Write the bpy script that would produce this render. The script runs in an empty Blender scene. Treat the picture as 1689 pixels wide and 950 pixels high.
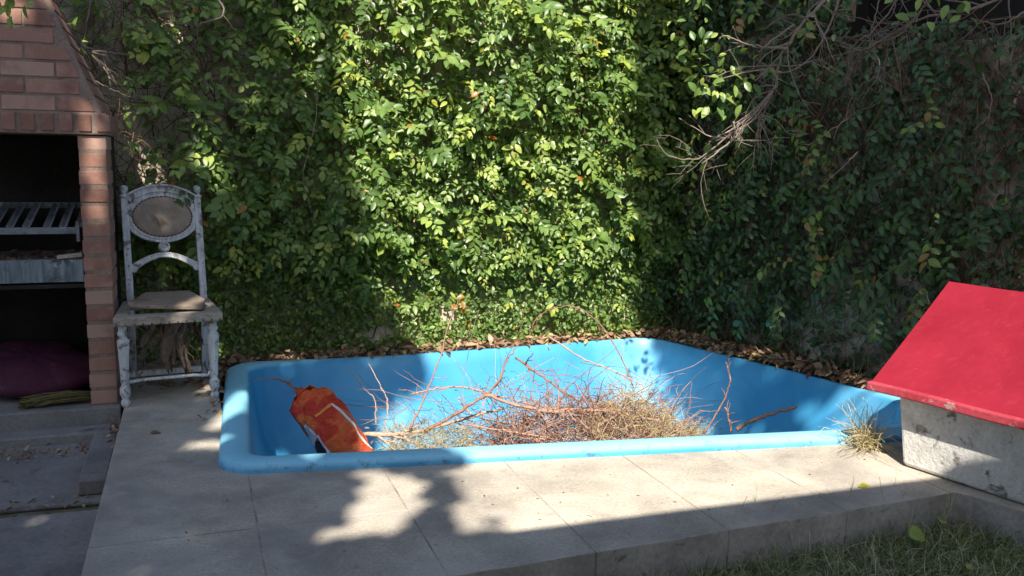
import bpy, math, random
import numpy as np
from mathutils import Vector, Matrix
R_ = math.radians
rng = np.random.default_rng(7)
random.seed(7)
S = bpy.context.scene
COL = S.collection

# ------------------------------------------------------------------ camera
PITCH = math.atan(.1456); ROLL = .018; FPX = 1480.; EYE = 1.28
cam = bpy.data.cameras.new("camera"); camo = bpy.data.objects.new("camera", cam); COL.objects.link(camo)
cam.sensor_width = 36; cam.lens = FPX/1689*36; cam.clip_start = .05; cam.clip_end = 500
_rt = np.array([1, 0, 0.]); _up = np.array([0, math.sin(PITCH), math.cos(PITCH)]); _fw = np.array([0, math.cos(PITCH), -math.sin(PITCH)])
_R = _rt*math.cos(ROLL)+_up*math.sin(ROLL); _U = _up*math.cos(ROLL)-_rt*math.sin(ROLL)
M = Matrix.Identity(4)
for i in range(3):
    M[i][0] = _R[i]; M[i][1] = _U[i]; M[i][2] = -_fw[i]
M[2][3] = EYE
camo.matrix_world = M
S.camera = camo

# ------------------------------------------------------------------ sky, sun, exposure
SUN_EL = R_(47); TOSUN = np.array([-.035*math.cos(SUN_EL), -.9994*math.cos(SUN_EL), math.sin(SUN_EL)])
w = bpy.data.worlds.new("World"); S.world = w; w.use_nodes = True
nt = w.node_tree; bg = nt.nodes['Background']
sky = nt.nodes.new('ShaderNodeTexSky'); sky.sky_type = 'NISHITA'; sky.sun_disc = False
sky.sun_elevation = SUN_EL; sky.sun_rotation = math.atan2(TOSUN[0], TOSUN[1]); sky.dust_density = 1.0
nt.links.new(sky.outputs[0], bg.inputs[0]); bg.inputs[1].default_value = .105
sl = bpy.data.lights.new("sun", 'SUN'); sl.energy = 5.0; sl.angle = R_(.53); sl.color = (1, .93, .82)
so = bpy.data.objects.new("sun", sl); COL.objects.link(so)
so.rotation_euler = Vector(TOSUN).to_track_quat('Z', 'Y').to_euler(); so.location = (0, -6, 12)
S.view_settings.view_transform = 'Standard'; S.view_settings.look = 'None'
S.view_settings.gamma = 1; S.view_settings.exposure = .97
S.render.engine = 'CYCLES'
S.cycles.max_bounces = 7; S.cycles.transparent_max_bounces = 4

# ------------------------------------------------------------------ frames and helpers
TH = R_(19.7)
E1 = np.array([math.cos(TH), math.sin(TH), 0]); E2 = np.array([-math.sin(TH), math.cos(TH), 0]); EZ = np.array([0, 0, 1.])
def L(s, t, z=0.): return E1*s+E2*t+EZ*z
CAM = np.array([0, 0, EYE])
def ray(u, v): return _fw+_R*(u-844.5)/FPX-_U*(v-475)/FPX
def gy(u, v, y): d = ray(u, v); return CAM+d*(y/d[1])
def gz(u, v, z=0.): d = ray(u, v); return CAM+d*((z-EYE)/d[2])
def unit(v): v = np.asarray(v, float); return v/max(np.linalg.norm(v), 1e-9)

def snoise(x, y, seed=0, f=1., octs=4):
    r = np.random.default_rng(seed); out = 0; amp = 1; tot = 0
    for o in range(octs):
        for k in range(3):
            a = r.uniform(0, 2*math.pi); ph = r.uniform(0, 6.28, 2); q = f*(2**o)*r.uniform(.8, 1.25)
            out = out+amp/3*np.sin((x*math.cos(a)+y*math.sin(a))*q*6.28+ph[0]+1.3*np.sin((y*math.cos(a)-x*math.sin(a))*q*4.1+ph[1]))
        tot += amp; amp *= .55
    return out/tot*1.6

def tag(o, label=None, cat=None, group=None, kind=None):
    if label: o['label'] = label
    if cat: o['category'] = cat
    if group: o['group'] = group
    if kind: o['kind'] = kind
    return o
def empty(name, loc, label, cat, group=None):
    o = bpy.data.objects.new(name, None); COL.objects.link(o); o.location = tuple(loc); o.empty_display_size = .1
    return tag(o, label, cat, group)
def link(name, me, mat, parent=None, smooth=False, bevel=0, seg=2):
    o = bpy.data.objects.new(name, me); COL.objects.link(o)
    if mat: me.materials.append(mat)
    if smooth: me.shade_smooth()
    if parent:
        o.parent = parent; o.matrix_parent_inverse = Matrix.Translation(parent.location).inverted()
    if bevel:
        b = o.modifiers.new('bevel', 'BEVEL'); b.width = bevel; b.segments = seg; b.limit_method = 'ANGLE'; b.angle_limit = R_(35)
    return o

class MB:
    def __init__(s): s.v = []; s.f = []; s.tone = []; s.t = .5
    def add(s, vs, fs, tone=None):
        b = len(s.v); s.v += [tuple(map(float, q)) for q in vs]; s.f += [tuple(b+i for i in f) for f in fs]
        s.tone += [s.t if tone is None else tone]*len(vs)
    def hexa(s, c8, tone=None):   # 4 bottom, 4 top
        s.add(c8, [(3, 2, 1, 0), (4, 5, 6, 7), (0, 1, 5, 4), (1, 2, 6, 5), (2, 3, 7, 6), (3, 0, 4, 7)], tone)
    def box(s, o, ax, ay, az, tone=None):   # corner origin, three edge vectors
        o, ax, ay, az = [np.asarray(q, float) for q in (o, ax, ay, az)]
        if np.dot(np.cross(ax, ay), az) < 0: o = o+ax; ax = -ax
        s.hexa([o, o+ax, o+ax+ay, o+ay, o+az, o+ax+az, o+ax+ay+az, o+ay+az], tone)
    def lbox(s, s0, s1, t0, t1, z0, z1, tone=None):
        s.box(L(s0, t0, z0), E1*(s1-s0), E2*(t1-t0), EZ*(z1-z0), tone)
    def prism(s, poly, z0, z1, tone=None):  # poly in xy, ccw
        n = len(poly); vs = [(p[0], p[1], z0) for p in poly]+[(p[0], p[1], z1) for p in poly]
        s.add(vs, [tuple(range(n-1, -1, -1)), tuple(range(n, 2*n))]+[(i, (i+1) % n, n+(i+1) % n, n+i) for i in range(n)], tone)
    def tube(s, pts, rad, n=6, tone=None, cap=True, flat=None):
        pts = [np.asarray(p, float) for p in pts]; K = len(pts)
        if np.isscalar(rad): rad = [rad]*K
        ref = None; vs = []
        for i, p in enumerate(pts):
            t = unit(pts[min(i+1, K-1)]-pts[max(i-1, 0)])
            if ref is None: ref = unit(np.cross(t, (0, 0, 1) if abs(t[2]) < .9 else (1, 0, 0)))
            ref = unit(ref-t*np.dot(ref, t)); bi = np.cross(t, ref)
            for k in range(n):
                a = 2*math.pi*k/n; vs.append(p+rad[i]*(math.cos(a)*ref+math.sin(a)*bi))
        fs = [(i*n+k, i*n+(k+1) % n, (i+1)*n+(k+1) % n, (i+1)*n+k) for i in range(K-1) for k in range(n)]
        if cap: fs += [tuple(range(n-1, -1, -1)), tuple(range((K-1)*n, K*n))]
        s.add(vs, fs, tone)
    def ribbon(s, pts, side, wd, th):   # bar of rectangular section along pts; side = wide axis per bar
        vs = []; K = len(pts)
        for i, p in enumerate(pts):
            t = unit(np.asarray(pts[min(i+1, K-1)])-pts[max(i-1, 0)]); b = unit(np.cross(t, side)); a = unit(side)
            W = wd if np.isscalar(wd) else wd[i]
            for x, y in ((-1, -1), (1, -1), (1, 1), (-1, 1)): vs.append(np.asarray(p)+a*x*th/2+b*y*W/2)
        fs = [(i*4+k, i*4+(k+1) % 4, (i+1)*4+(k+1) % 4, (i+1)*4+k) for i in range(K-1) for k in range(4)]
        fs += [(3, 2, 1, 0), tuple((K-1)*4+k for k in range(4))]
        s.add(vs, fs)
    def lathe(s, base, prof, n=16, axis=EZ, sx=1.):
        axis = unit(axis); u = unit(np.cross(axis, (0, 1, .01))); v = np.cross(axis, u); vs = []
        for r, h in prof:
            for k in range(n):
                a = 2*math.pi*k/n; vs.append(np.asarray(base)+axis*h+r*(math.cos(a)*u*sx+math.sin(a)*v))
        K = len(prof); fs = [(i*n+k, i*n+(k+1) % n, (i+1)*n+(k+1) % n, (i+1)*n+k) for i in range(K-1) for k in range(n)]
        fs += [tuple(range(n-1, -1, -1)), tuple(range((K-1)*n, K*n))]
        s.add(vs, fs)
    def mesh(s, name='m'):
        me = bpy.data.meshes.new(name); me.from_pydata(s.v, [], s.f)
        a = me.attributes.new('tone', 'FLOAT', 'POINT'); a.data.foreach_set('value', s.tone)
        me.update(); return me
    def build(s, name, mat, parent=None, **k): return link(name, s.mesh(name), mat, parent, **k)

def raw_mesh(name, V, F, tone, mid=None):
    """V (n,3), F (m,4) quads (last index may repeat for triangles: use -1)"""
    me = bpy.data.meshes.new(name); F = np.asarray(F)
    ln = np.where(F[:, 3] < 0, 3, 4); loops = F.ravel()[F.ravel() >= 0]
    me.vertices.add(len(V)); me.vertices.foreach_set('co', np.asarray(V, np.float32).ravel())
    me.loops.add(len(loops)); me.loops.foreach_set('vertex_index', loops.astype(np.int32))
    me.polygons.add(len(F)); me.polygons.foreach_set('loop_start', np.concatenate([[0], np.cumsum(ln)[:-1]]).astype(np.int32))
    me.polygons.foreach_set('loop_total', ln.astype(np.int32))
    me.update(calc_edges=True)
    a = me.attributes.new('tone', 'FLOAT', 'POINT'); a.data.foreach_set('value', np.asarray(tone, np.float32))
    if mid is not None:
        a = me.attributes.new('rib', 'FLOAT', 'POINT'); a.data.foreach_set('value', np.asarray(mid, np.float32))
    me.validate(); return me

_t = [0, .16, .42, .68, .87, 1.]; _w = [0, .6, 1., .84, .44, 0]
def leaf_mesh(name, P, T, N, Ln, Wd, tone, droop=.22, fold=.16):
    P, T, N = [np.asarray(q, float) for q in (P, T, N)]; n = len(P)
    T = T/np.linalg.norm(T, axis=1, keepdims=True); Sd = np.cross(T, N); Sd /= np.linalg.norm(Sd, axis=1, keepdims=True)+1e-9
    N = np.cross(Sd, T)
    Ln = np.broadcast_to(Ln, n)[:, None]; Wd = np.broadcast_to(Wd, n)[:, None]
    dr = droop*rng.uniform(.2, 1.8, (n, 1)); tw = rng.normal(0, .12, (n, 1))
    vs = []; mid = []
    vs.append(P); mid.append(1)
    for k in range(1, 5):
        c = P+T*Ln*_t[k]-N*Ln*dr*_t[k]**2
        e = Sd*Wd*.5*_w[k]; up = N*Wd*fold*_w[k]; t2 = N*Wd*tw*_w[k]
        vs += [c-e+up-t2, c, c+e+up+t2]; mid += [0, 1, 0]
    vs.append(P+T*Ln-N*Ln*dr); mid.append(1)
    V = np.stack(vs, 1).reshape(-1, 3)
    f = [(0, 2, 1, -1), (0, 3, 2, -1)]
    for k in range(3):
        a = 1+3*k; b = a+3
        f += [(a, a+1, b+1, b), (a+1, a+2, b+2, b+1)]
    f += [(10, 11, 13, -1), (11, 12, 13, -1)]
    f = np.array(f); F = (f[None]+np.where(f[None] < 0, 0, (np.arange(n)*14)[:, None, None])).reshape(-1, 4)
    return raw_mesh(name, V, F, np.repeat(tone, 14), np.tile(mid, n))

def strands(name, P, rad, tone):
    """P (n,K,3) polylines, rad (n,), three sided tubes"""
    n, K, _ = P.shape; Tn = np.gradient(P, axis=1); Tn /= np.linalg.norm(Tn, axis=2, keepdims=True)+1e-9
    ref = rng.normal(size=(n, 1, 3)); A = np.cross(Tn, ref); A /= np.linalg.norm(A, axis=2, keepdims=True)+1e-9; B = np.cross(Tn, A)
    tp = np.linspace(1, .45, K)[None, :, None]*rad[:, None, None]
    ring = [P+tp*(math.cos(a)*A+math.sin(a)*B) for a in (0, 2.094, 4.189)]
    V = np.stack(ring, 2).reshape(-1, 3)
    f = [(i*3+k, i*3+(k+1) % 3, (i+1)*3+(k+1) % 3, (i+1)*3+k) for i in range(K-1) for k in range(3)]
    f = np.array(f); F = (f[None]+(np.arange(n)*K*3)[:, None, None]).reshape(-1, 4)
    return raw_mesh(name, V, F, np.repeat(tone, K*3))

def walk(p, d, length, K=6, wob=.25, grav=0.):
    pts = [np.asarray(p, float)]; d = unit(d)
    for i in range(K-1):
        d = unit(d+np.random.default_rng(int(rng.integers(1e9))).normal(0, wob, 3)*.6+np.array([0, 0, grav])); pts.append(pts[-1]+d*length/(K-1))
    return pts
def spline(pts, n=5):
    pts = [np.asarray(p, float) for p in pts]; P = [2*pts[0]-pts[1]]+pts+[2*pts[-1]-pts[-2]]; out = []
    for i in range(1, len(P)-2):
        for k in range(n):
            t = k/n; a, b, c, d = P[i-1], P[i], P[i+1], P[i+2]
            out.append(.5*((2*b)+(-a+c)*t+(2*a-5*b+4*c-d)*t*t+(-a+3*b-3*c+d)*t**3))
    out.append(pts[-1]); return out

# ------------------------------------------------------------------ materials
def nodes(name):
    m = bpy.data.materials.new(name); m.use_nodes = True; t = m.node_tree; b = t.nodes['Principled BSDF']; return m, t, b
def mixc(t, fac, a, b, bt='MIX'):
    n = t.nodes.new('ShaderNodeMix'); n.data_type = 'RGBA'; n.blend_type = bt
    for s, q in ((n.inputs[0], fac), (n.inputs[6], a), (n.inputs[7], b)):
        if hasattr(q, 'is_linked') or hasattr(q, 'links'): t.links.new(q, s)
        elif isinstance(q, (int, float)): s.default_value = q
        else: s.default_value = (*q, 1)
    return n.outputs[2]
def noise(t, scale, detail=6, rough=.6, dist=0., vec=None):
    n = t.nodes.new('ShaderNodeTexNoise'); n.inputs['Scale'].default_value = scale; n.inputs['Detail'].default_value = detail
    n.inputs['Roughness'].default_value = rough; n.inputs['Distortion'].default_value = dist
    if vec is None:
        g = t.nodes.new('ShaderNodeNewGeometry'); vec = g.outputs['Position']
    t.links.new(vec, n.inputs['Vector']); return n.outputs['Fac']
def ramp(t, fac, stops):
    n = t.nodes.new('ShaderNodeValToRGB'); t.links.new(fac, n.inputs[0]); e = n.color_ramp.elements
    while len(e) < len(stops): e.new(.5)
    for q, (p, c) in zip(e, stops):
        q.position = p; q.color = (*c, 1) if not isinstance(c, (int, float)) else (c, c, c, 1)
    return n.outputs[0]
def attr(t, name):
    n = t.nodes.new('ShaderNodeAttribute'); n.attribute_name = name; return n.outputs['Fac']
def bump(t, b, h, dist=.004, strength=.6):
    n = t.nodes.new('ShaderNodeBump'); n.inputs['Distance'].default_value = dist; n.inputs['Strength'].default_value = strength
    t.links.new(h, n.inputs['Height']); t.links.new(n.outputs[0], b.inputs['Normal'])
def surf(name, c1, c2, scale=3., fine=60., spots=None, rough=.85, bdist=.003, spec=.3, stain=None, finemix=.35):
    """two colour cloud noise, fine grain, optional spots (colour, threshold, scale)"""
    m, t, b = nodes(name)
    f = noise(t, scale, 6, .62, .3); c = mixc(t, ramp(t, f, [(.32, 0.), (.68, 1.)]), c1, c2)
    g = noise(t, fine, 4, .7)
    c = mixc(t, finemix, c, ramp(t, g, [(.25, .25), (.75, .95)]), 'OVERLAY')
    if spots:
        for sc, th, colr, wd in spots:
            h = noise(t, sc, 5, .6, .6); c = mixc(t, ramp(t, h, [(th, 0.), (th+wd, 1.)]), c, colr)
    t.links.new(c, b.inputs['Base Color']); b.inputs['Roughness'].default_value = rough; b.inputs['Specular IOR Level'].default_value = spec
    bump(t, b, g, bdist)
    return m
concrete = surf('deck_concrete', (.28, .245, .205), (.52, .46, .375), 2.6, 75, [(1.1, .5, (.27, .245, .215), .18), (5., .52, (.44, .40, .35), .2), (9., .60, (.31, .28, .24), .2), (34., .69, (.16, .14, .12), .05), (1.3, .56, (.34, .31, .28), .2), (110., .70, (.62, .58, .52), .06)], bdist=.005, finemix=.45)
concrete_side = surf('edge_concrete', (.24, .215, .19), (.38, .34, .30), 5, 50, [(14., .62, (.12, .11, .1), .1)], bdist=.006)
paving = surf('old_paving', (.15, .14, .132), (.25, .235, .22), 2.6, 55, [(7., .6, (.10, .095, .09), .12), (60., .68, (.35, .33, .3), .05)], bdist=.004)
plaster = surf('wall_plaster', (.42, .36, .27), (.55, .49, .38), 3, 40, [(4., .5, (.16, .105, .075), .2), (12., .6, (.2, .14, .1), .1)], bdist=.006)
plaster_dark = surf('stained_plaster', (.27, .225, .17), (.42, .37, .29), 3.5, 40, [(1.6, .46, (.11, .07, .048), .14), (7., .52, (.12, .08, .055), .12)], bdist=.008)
soil = surf('soil', (.09, .06, .04), (.17, .115, .075), 8, 80, [(30., .6, (.28, .19, .12), .06)], bdist=.012, rough=1)
lawn_soil = surf('lawn_soil', (.11, .09, .06), (.21, .17, .115), 7, 60, [(25., .58, (.05, .07, .02), .1)], bdist=.012, rough=1)
mortar = surf('mortar', (.17, .115, .09), (.27, .20, .16), 8, 90, [(20., .6, (.15, .12, .1), .1)], bdist=.004)
soot = surf('sooty_brick', (.012, .011, .01), (.035, .03, .027), 4, 40, None, bdist=.006)
house_paint = surf('house_wall', (.5, .46, .4), (.6, .56, .5), 2, 40)
bark = surf('bark', (.09, .07, .055), (.2, .165, .135), 12, 90, bdist=.006)
iron = surf('old_iron', (.09, .10, .11), (.19, .21, .225), 7, 60, [(9., .56, (.06, .05, .045), .1), (40., .6, (.30, .31, .31), .06)], rough=.6, spec=.4)
ash = surf('ash', (.07, .065, .06), (.16, .15, .14), 9, 60, [(16., .6, (.3, .28, .25), .08)], rough=1)
def streaky(name, c1, c2, spots=None, rough=.7, sc=(60, 60, 4), bd=.002):
    m, t, b = nodes(name); tc = t.nodes.new('ShaderNodeNewGeometry'); mp = t.nodes.new('ShaderNodeMapping'); mp.inputs['Scale'].default_value = sc
    t.links.new(tc.outputs['Position'], mp.inputs[0]); f = noise(t, 1., 5, .65, .5, mp.outputs[0])
    c = mixc(t, ramp(t, f, [(.35, 0.), (.65, 1.)]), c1, c2)
    for s_, th, colr, wd in (spots or []):
        h = noise(t, s_, 5, .6, .6); c = mixc(t, ramp(t, h, [(th, 0.), (th+wd, 1.)]), c, colr)
    t.links.new(c, b.inputs['Base Color']); b.inputs['Roughness'].default_value = rough; bump(t, b, f, bd); return m
white_wood = streaky('flaking_white_paint', (.42, .425, .44), (.68, .69, .705), [(14., .56, (.2, .18, .17), .08), (45., .62, (.15, .12, .1), .05)])
grey_wood = streaky('weathered_wood', (.22, .18, .14), (.42, .37, .31), [(7., .6, (.13, .1, .08), .1)], sc=(9, 60, 60))
old_cloth = surf('old_upholstery', (.25, .2, .15), (.36, .30, .24), 14, 160, [(7., .57, (.16, .12, .09), .15)], rough=.95, bdist=.002)
rag = surf('torn_webbing', (.07, .05, .04), (.24, .18, .14), 22, 160, [(13., .58, (.33, .14, .05), .1)], rough=1, bdist=.004)

def brick_mat():
    m, t, b = nodes('red_brick'); a = attr(t, 'tone')
    c = ramp(t, a, [(0., (.17, .085, .062)), (.4, (.27, .135, .097)), (.75, (.34, .18, .132)), (1., (.41, .26, .20))])
    c = mixc(t, ramp(t, noise(t, 18, 6, .7), [(.5, 0.), (.75, .6)]), c, (.42, .3, .24))
    c = mixc(t, ramp(t, noise(t, 6, 5, .6), [(.52, 0.), (.7, .7)]), c, (.16, .07, .05))
    t.links.new(c, b.inputs['Base Color']); b.inputs['Roughness'].default_value = .85; bump(t, b, noise(t, 90, 4, .7), .003); return m
brick = brick_mat()

def leaf_mat(name, stops, gloss=.38, trans=.34, tcol=(.42, .55, .04), rib=True):
    m, t, b = nodes(name); a = attr(t, 'tone')
    c = ramp(t, a, stops)
    c = mixc(t, ramp(t, noise(t, 25, 3), [(.4, 0.), (.7, .35)]), c, (.03, .06, .02))
    if rib:
        mm = t.nodes.new('ShaderNodeMath'); mm.operation = 'GREATER_THAN'; t.links.new(attr(t, 'rib'), mm.inputs[0]); mm.inputs[1].default_value = .93
        m2 = t.nodes.new('ShaderNodeMath'); m2.operation = 'MULTIPLY'; t.links.new(mm.outputs[0], m2.inputs[0]); m2.inputs[1].default_value = .35
        c = mixc(t, m2.outputs[0], c, (.32, .38, .16))
    t.links.new(c, b.inputs['Base Color']); b.inputs['Roughness'].default_value = gloss; b.inputs['Specular IOR Level'].default_value = .5
    tr = t.nodes.new('ShaderNodeBsdfTranslucent'); tc = mixc(t, .6, c, tcol); t.links.new(tc, tr.inputs[0])
    mx = t.nodes.new('ShaderNodeMixShader'); mx.inputs[0].default_value = trans
    t.links.new(b.outputs[0], mx.inputs[1]); t.links.new(tr.outputs[0], mx.inputs[2])
    t.links.new(mx.outputs[0], t.nodes['Material Output'].inputs[0]); return m
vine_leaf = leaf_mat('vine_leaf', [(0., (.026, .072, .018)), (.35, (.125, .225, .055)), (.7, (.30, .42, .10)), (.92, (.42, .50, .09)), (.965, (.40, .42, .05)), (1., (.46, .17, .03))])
shade_painted_leaf = leaf_mat('shade_painted_vine_leaf', [(0., (.014, .035, .012)), (.5, (.028, .07, .018)), (.88, (.05, .12, .025)), (.97, (.2, .28, .04)), (1., (.3, .14, .05))], gloss=.45, trans=.15)  # darker copy of the vine leaf, shade of the right wall put into its colour
tree_leaf = leaf_mat('tree_leaf', [(0., (.03, .07, .02)), (1., (.07, .14, .03))], trans=.2, rib=False)
dead_leaf = leaf_mat('dead_leaf', [(0., (.15, .08, .05)), (.5, (.34, .19, .12)), (.85, (.52, .36, .25)), (1., (.5, .42, .12))], gloss=.7, trans=.1, tcol=(.4, .2, .06), rib=False)
def tone_mat(name, stops, rough=.85, spec=.2):
    m, t, b = nodes(name); c = ramp(t, attr(t, 'tone'), stops)
    c = mixc(t, .3, c, ramp(t, noise(t, 60, 4), [(.3, .2), (.7, .9)]), 'OVERLAY')
    t.links.new(c, b.inputs['Base Color']); b.inputs['Roughness'].default_value = rough; b.inputs['Specular IOR Level'].default_value = spec; return m
twig_mat = tone_mat('twig_bark', [(0., (.15, .075, .05)), (.5, (.36, .20, .14)), (1., (.50, .35, .27))])
stem_mat = tone_mat('vine_stem', [(0., (.05, .03, .022)), (.6, (.15, .09, .06)), (1., (.3, .22, .16))])
grey_twig = tone_mat('grey_twig', [(0., (.10, .075, .06)), (1., (.30, .235, .2))])
straw_mat = tone_mat('dry_grass', [(0., (.28, .19, .10)), (.5, (.47, .38, .21)), (.9, (.58, .50, .29)), (1., (.34, .36, .14))])
grass_mat = tone_mat('grass_blade', [(0., (.10, .15, .04)), (.45, (.24, .30, .10)), (1., (.62, .54, .36))], rough=.6)

def pool_mat():
    m, t, b = nodes('pool_gelcoat')
    f = noise(t, 1.6, 5, .6, .4); c = mixc(t, ramp(t, f, [(.35, 0.), (.7, 1.)]), (.042, .275, .52), (.085, .37, .62))
    c = mixc(t, ramp(t, noise(t, .9, 5, .6, .5), [(.46, 0.), (.68, .6)]), c, (.25, .56, .75))
    g = t.nodes.new('ShaderNodeNewGeometry'); sx = t.nodes.new('ShaderNodeSeparateXYZ'); t.links.new(g.outputs['Position'], sx.inputs[0])
    zr = t.nodes.new('ShaderNodeMapRange'); zr.inputs[1].default_value = .012; zr.inputs[2].default_value = .034; t.links.new(sx.outputs[2], zr.inputs[0])
    # chalky worn rim, clean walls
    c = mixc(t, zr.outputs[0], c, mixc(t, noise(t, 6, 4), (.22, .58, .78), (.32, .66, .82)))
    # dirt line on the lower outside of the rim
    d = ramp(t, noise(t, 22, 6, .7, .5), [(.55, 0.), (.66, .7)])
    mu2 = t.nodes.new('ShaderNodeMath'); mu2.operation = 'MULTIPLY'; t.links.new(attr(t, 'tone'), mu2.inputs[0]); t.links.new(d, mu2.inputs[1])
    c = mixc(t, mu2.outputs[0], c, (.06, .08, .08))
    c = mixc(t, ramp(t, noise(t, 60, 3, .6), [(.74, 0.), (.78, .7)]), c, (.1, .12, .1))
    t.links.new(c, b.inputs['Base Color']); b.inputs['Roughness'].default_value = .42; b.inputs['Specular IOR Level'].default_value = .4
    bump(t, b, noise(t, 9, 3), .003, .3); return m
pool_blue = pool_mat()

def red_mat():
    m, t, b = nodes('red_roof_paint')
    c = mixc(t, ramp(t, noise(t, 3, 5, .6), [(.35, 0.), (.65, 1.)]), (.215, .006, .018), (.275, .012, .028))
    g = t.nodes.new('ShaderNodeNewGeometry'); mp = t.nodes.new('ShaderNodeMapping'); mp.inputs['Rotation'].default_value = (0, 0, R_(57.7)); mp.inputs['Scale'].default_value = (1.5, 45, 45)
    t.links.new(g.outputs['Position'], mp.inputs[0])
    c = mixc(t, ramp(t, noise(t, 1., 4, .6, .6, mp.outputs[0]), [(.55, 0.), (.85, .22)]), c, (.42, .07, .09))
    c = mixc(t, ramp(t, noise(t, 48, 2, .4), [(.80, 0.), (.82, 1.)]), c, (.55, .5, .46))
    t.links.new(c, b.inputs['Base Color']); b.inputs['Roughness'].default_value = .55; b.inputs['Specular IOR Level'].default_value = .35
    bump(t, b, noise(t, 45, 5, .7), .002, .5); return m
red_paint = red_mat()
lip_mat = surf('chipped_red_edge', (.30, .02, .035), (.40, .06, .08), 5, 60, [(13., .62, (.40, .24, .22), .05)], rough=.6)
kennel_mat = surf('rough_cement', (.42, .40, .37), (.64, .62, .585), 9, 60, [(13., .58, (.16, .15, .135), .08), (26., .57, (.60, .58, .54), .08), (5., .58, (.55, .53, .49), .1)], bdist=.012)

# ================================================================== SETTING
NLs, NLt = .095, 3.61
# pool outline corners in world xy (counter-clockwise seen from above)
def at(s, t): q = L(s, t); return (q[0], q[1])
POOL = [np.array(q) for q in [(-1.165, 3.435), (2.02, 4.08), (2.20, 4.68), (1.773, 5.374), (1.33, 5.98), (1.02, 6.42), (-1.70, 5.235)]]
RAD = [.17, .2, .3, .9, .9, .22, .2]
def ring(off, rs):
    n = len(POOL); pts = []
    nor = []
    for i in range(n):
        d = POOL[(i+1) % n]-POOL[i]; d /= np.linalg.norm(d); nor.append(np.array([-d[1], d[0]]))
    cor = []
    for i in range(n):
        n0, n1 = nor[i-1], nor[i]; cor.append(POOL[i]+(n0+n1)/(1+n0@n1)*off)
    for i in range(n):
        a, b, c = cor[i-1], cor[i], cor[(i+1) % n]
        d0 = (a-b); l0 = np.linalg.norm(d0); d0 /= l0; d1 = (c-b); l1 = np.linalg.norm(d1); d1 /= l1
        ang = math.acos(np.clip(d0@d1, -1, 1)); tl = min(max(rs[i]-off*.55, .07)/math.tan(ang/2), .45*l0, .45*l1); r = tl*math.tan(ang/2)
        ctr = b+(d0+d1)/np.linalg.norm(d0+d1)*r/math.sin(ang/2)
        p0 = b+d0*tl; p1 = b+d1*tl; a0 = math.atan2(*(p0-ctr)[::-1]); a1 = math.atan2(*(p1-ctr)[::-1]); da = (a1-a0+math.pi) % (2*math.pi)-math.pi
        pts += [ctr+r*np.array([math.cos(a0+da*k/10), math.sin(a0+da*k/10)]) for k in range(11)]
        nx = cor[(i+1) % n]
        # straight run to the start of the next arc gets interior samples so both rings match
        e0 = p1; aa, bb, cc = b, nx, cor[(i+2) % n]
        q0 = (aa-bb); m0 = np.linalg.norm(q0); q0 /= m0; q1 = (cc-bb); m1 = np.linalg.norm(q1); q1 /= m1
        an = math.acos(np.clip(q0@q1, -1, 1)); t2 = min(max(rs[(i+1) % n]-off*.55, .07)/math.tan(an/2), .45*m0, .45*m1); e1_ = bb+q0*t2
        pts += [e0+(e1_-e0)*k/8 for k in range(1, 8)]
    return np.array(pts)
OUT = ring(0, RAD)

# pool shell
prof = [(.0, -.05), (0, .0), (.003, .018), (.012, .031), (.03, .040), (.06, .044), (.09, .042), (.112, .036), (.126, .022), (.133, 0), (.145, -.08), (.165, -.2), (.195, -.33), (.225, -.42), (.265, -.48), (.32, -.52), (.40, -.545), (.55, -.55)]
mb = MB(); N = len(OUT); vs = []
def buried(p):
    s_ = p[0]*E1[0]+p[1]*E1[1]; t_ = p[0]*E2[0]+p[1]*E2[1]
    g_ = np.clip((t_-4.9)/.4, 0, 1)*np.clip((s_-.25)/.9, 0, 1)
    return float(max(g_, np.clip((t_-3.55)/.5, 0, 1)*np.clip((s_-2.9)/.3, 0, 1)))
GW = [buried(p) for p in OUT]
for o, z in prof:
    ra, rb = ring(o, RAD), ring(max(o-.112, 0)+.006*min(o/.1, 1), RAD)
    for k in range(N):
        g_ = GW[k]; p = ra[k]*(1-g_)+rb[k]*g_; vs.append((p[0], p[1], z*(1-g_)+min(z, .006)*g_))
fs = [(i*N+k, i*N+(k+1) % N, (i+1)*N+(k+1) % N, (i+1)*N+k) for i in range(len(prof)-1) for k in range(N)]
fs.append(tuple((len(prof)-1)*N+k for k in range(N)))
mb.add(vs, fs)
mb.tone = [1. if i < 3*N else (.5 if i < 5*N else 0.) for i in range(len(vs))]
pool = mb.build('swimming_pool', pool_blue, smooth=True)
tag(pool, 'empty pale blue fibreglass swimming pool with rounded rim, sunk in the concrete terrace', 'swimming pool')

# ground: wide sheet with the hole of the pool
inner = ring(.05, RAD)*(1-np.array(GW)[:, None])+ring(-.004, RAD)*np.array(GW)[:, None]; c0 = inner.mean(0); vs = []; radii = [1., 1.25, 2.2, 6, 40]
for k, q in enumerate(radii):
    for p in inner: d = p-c0; vs.append((*(c0+d*q), -.14 if k else -.14))
fs = [(i*N+k, (i)*N+(k+1) % N, (i+1)*N+(k+1) % N, (i+1)*N+k) for i in range(len(radii)-1) for k in range(N)]
fs = [tuple(reversed(f)) for f in fs]
g = MB(); g.add([(v[0], v[1], v[2]-.012) for v in vs], fs); tag(g.build('ground', lawn_soil), kind='structure')

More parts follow.
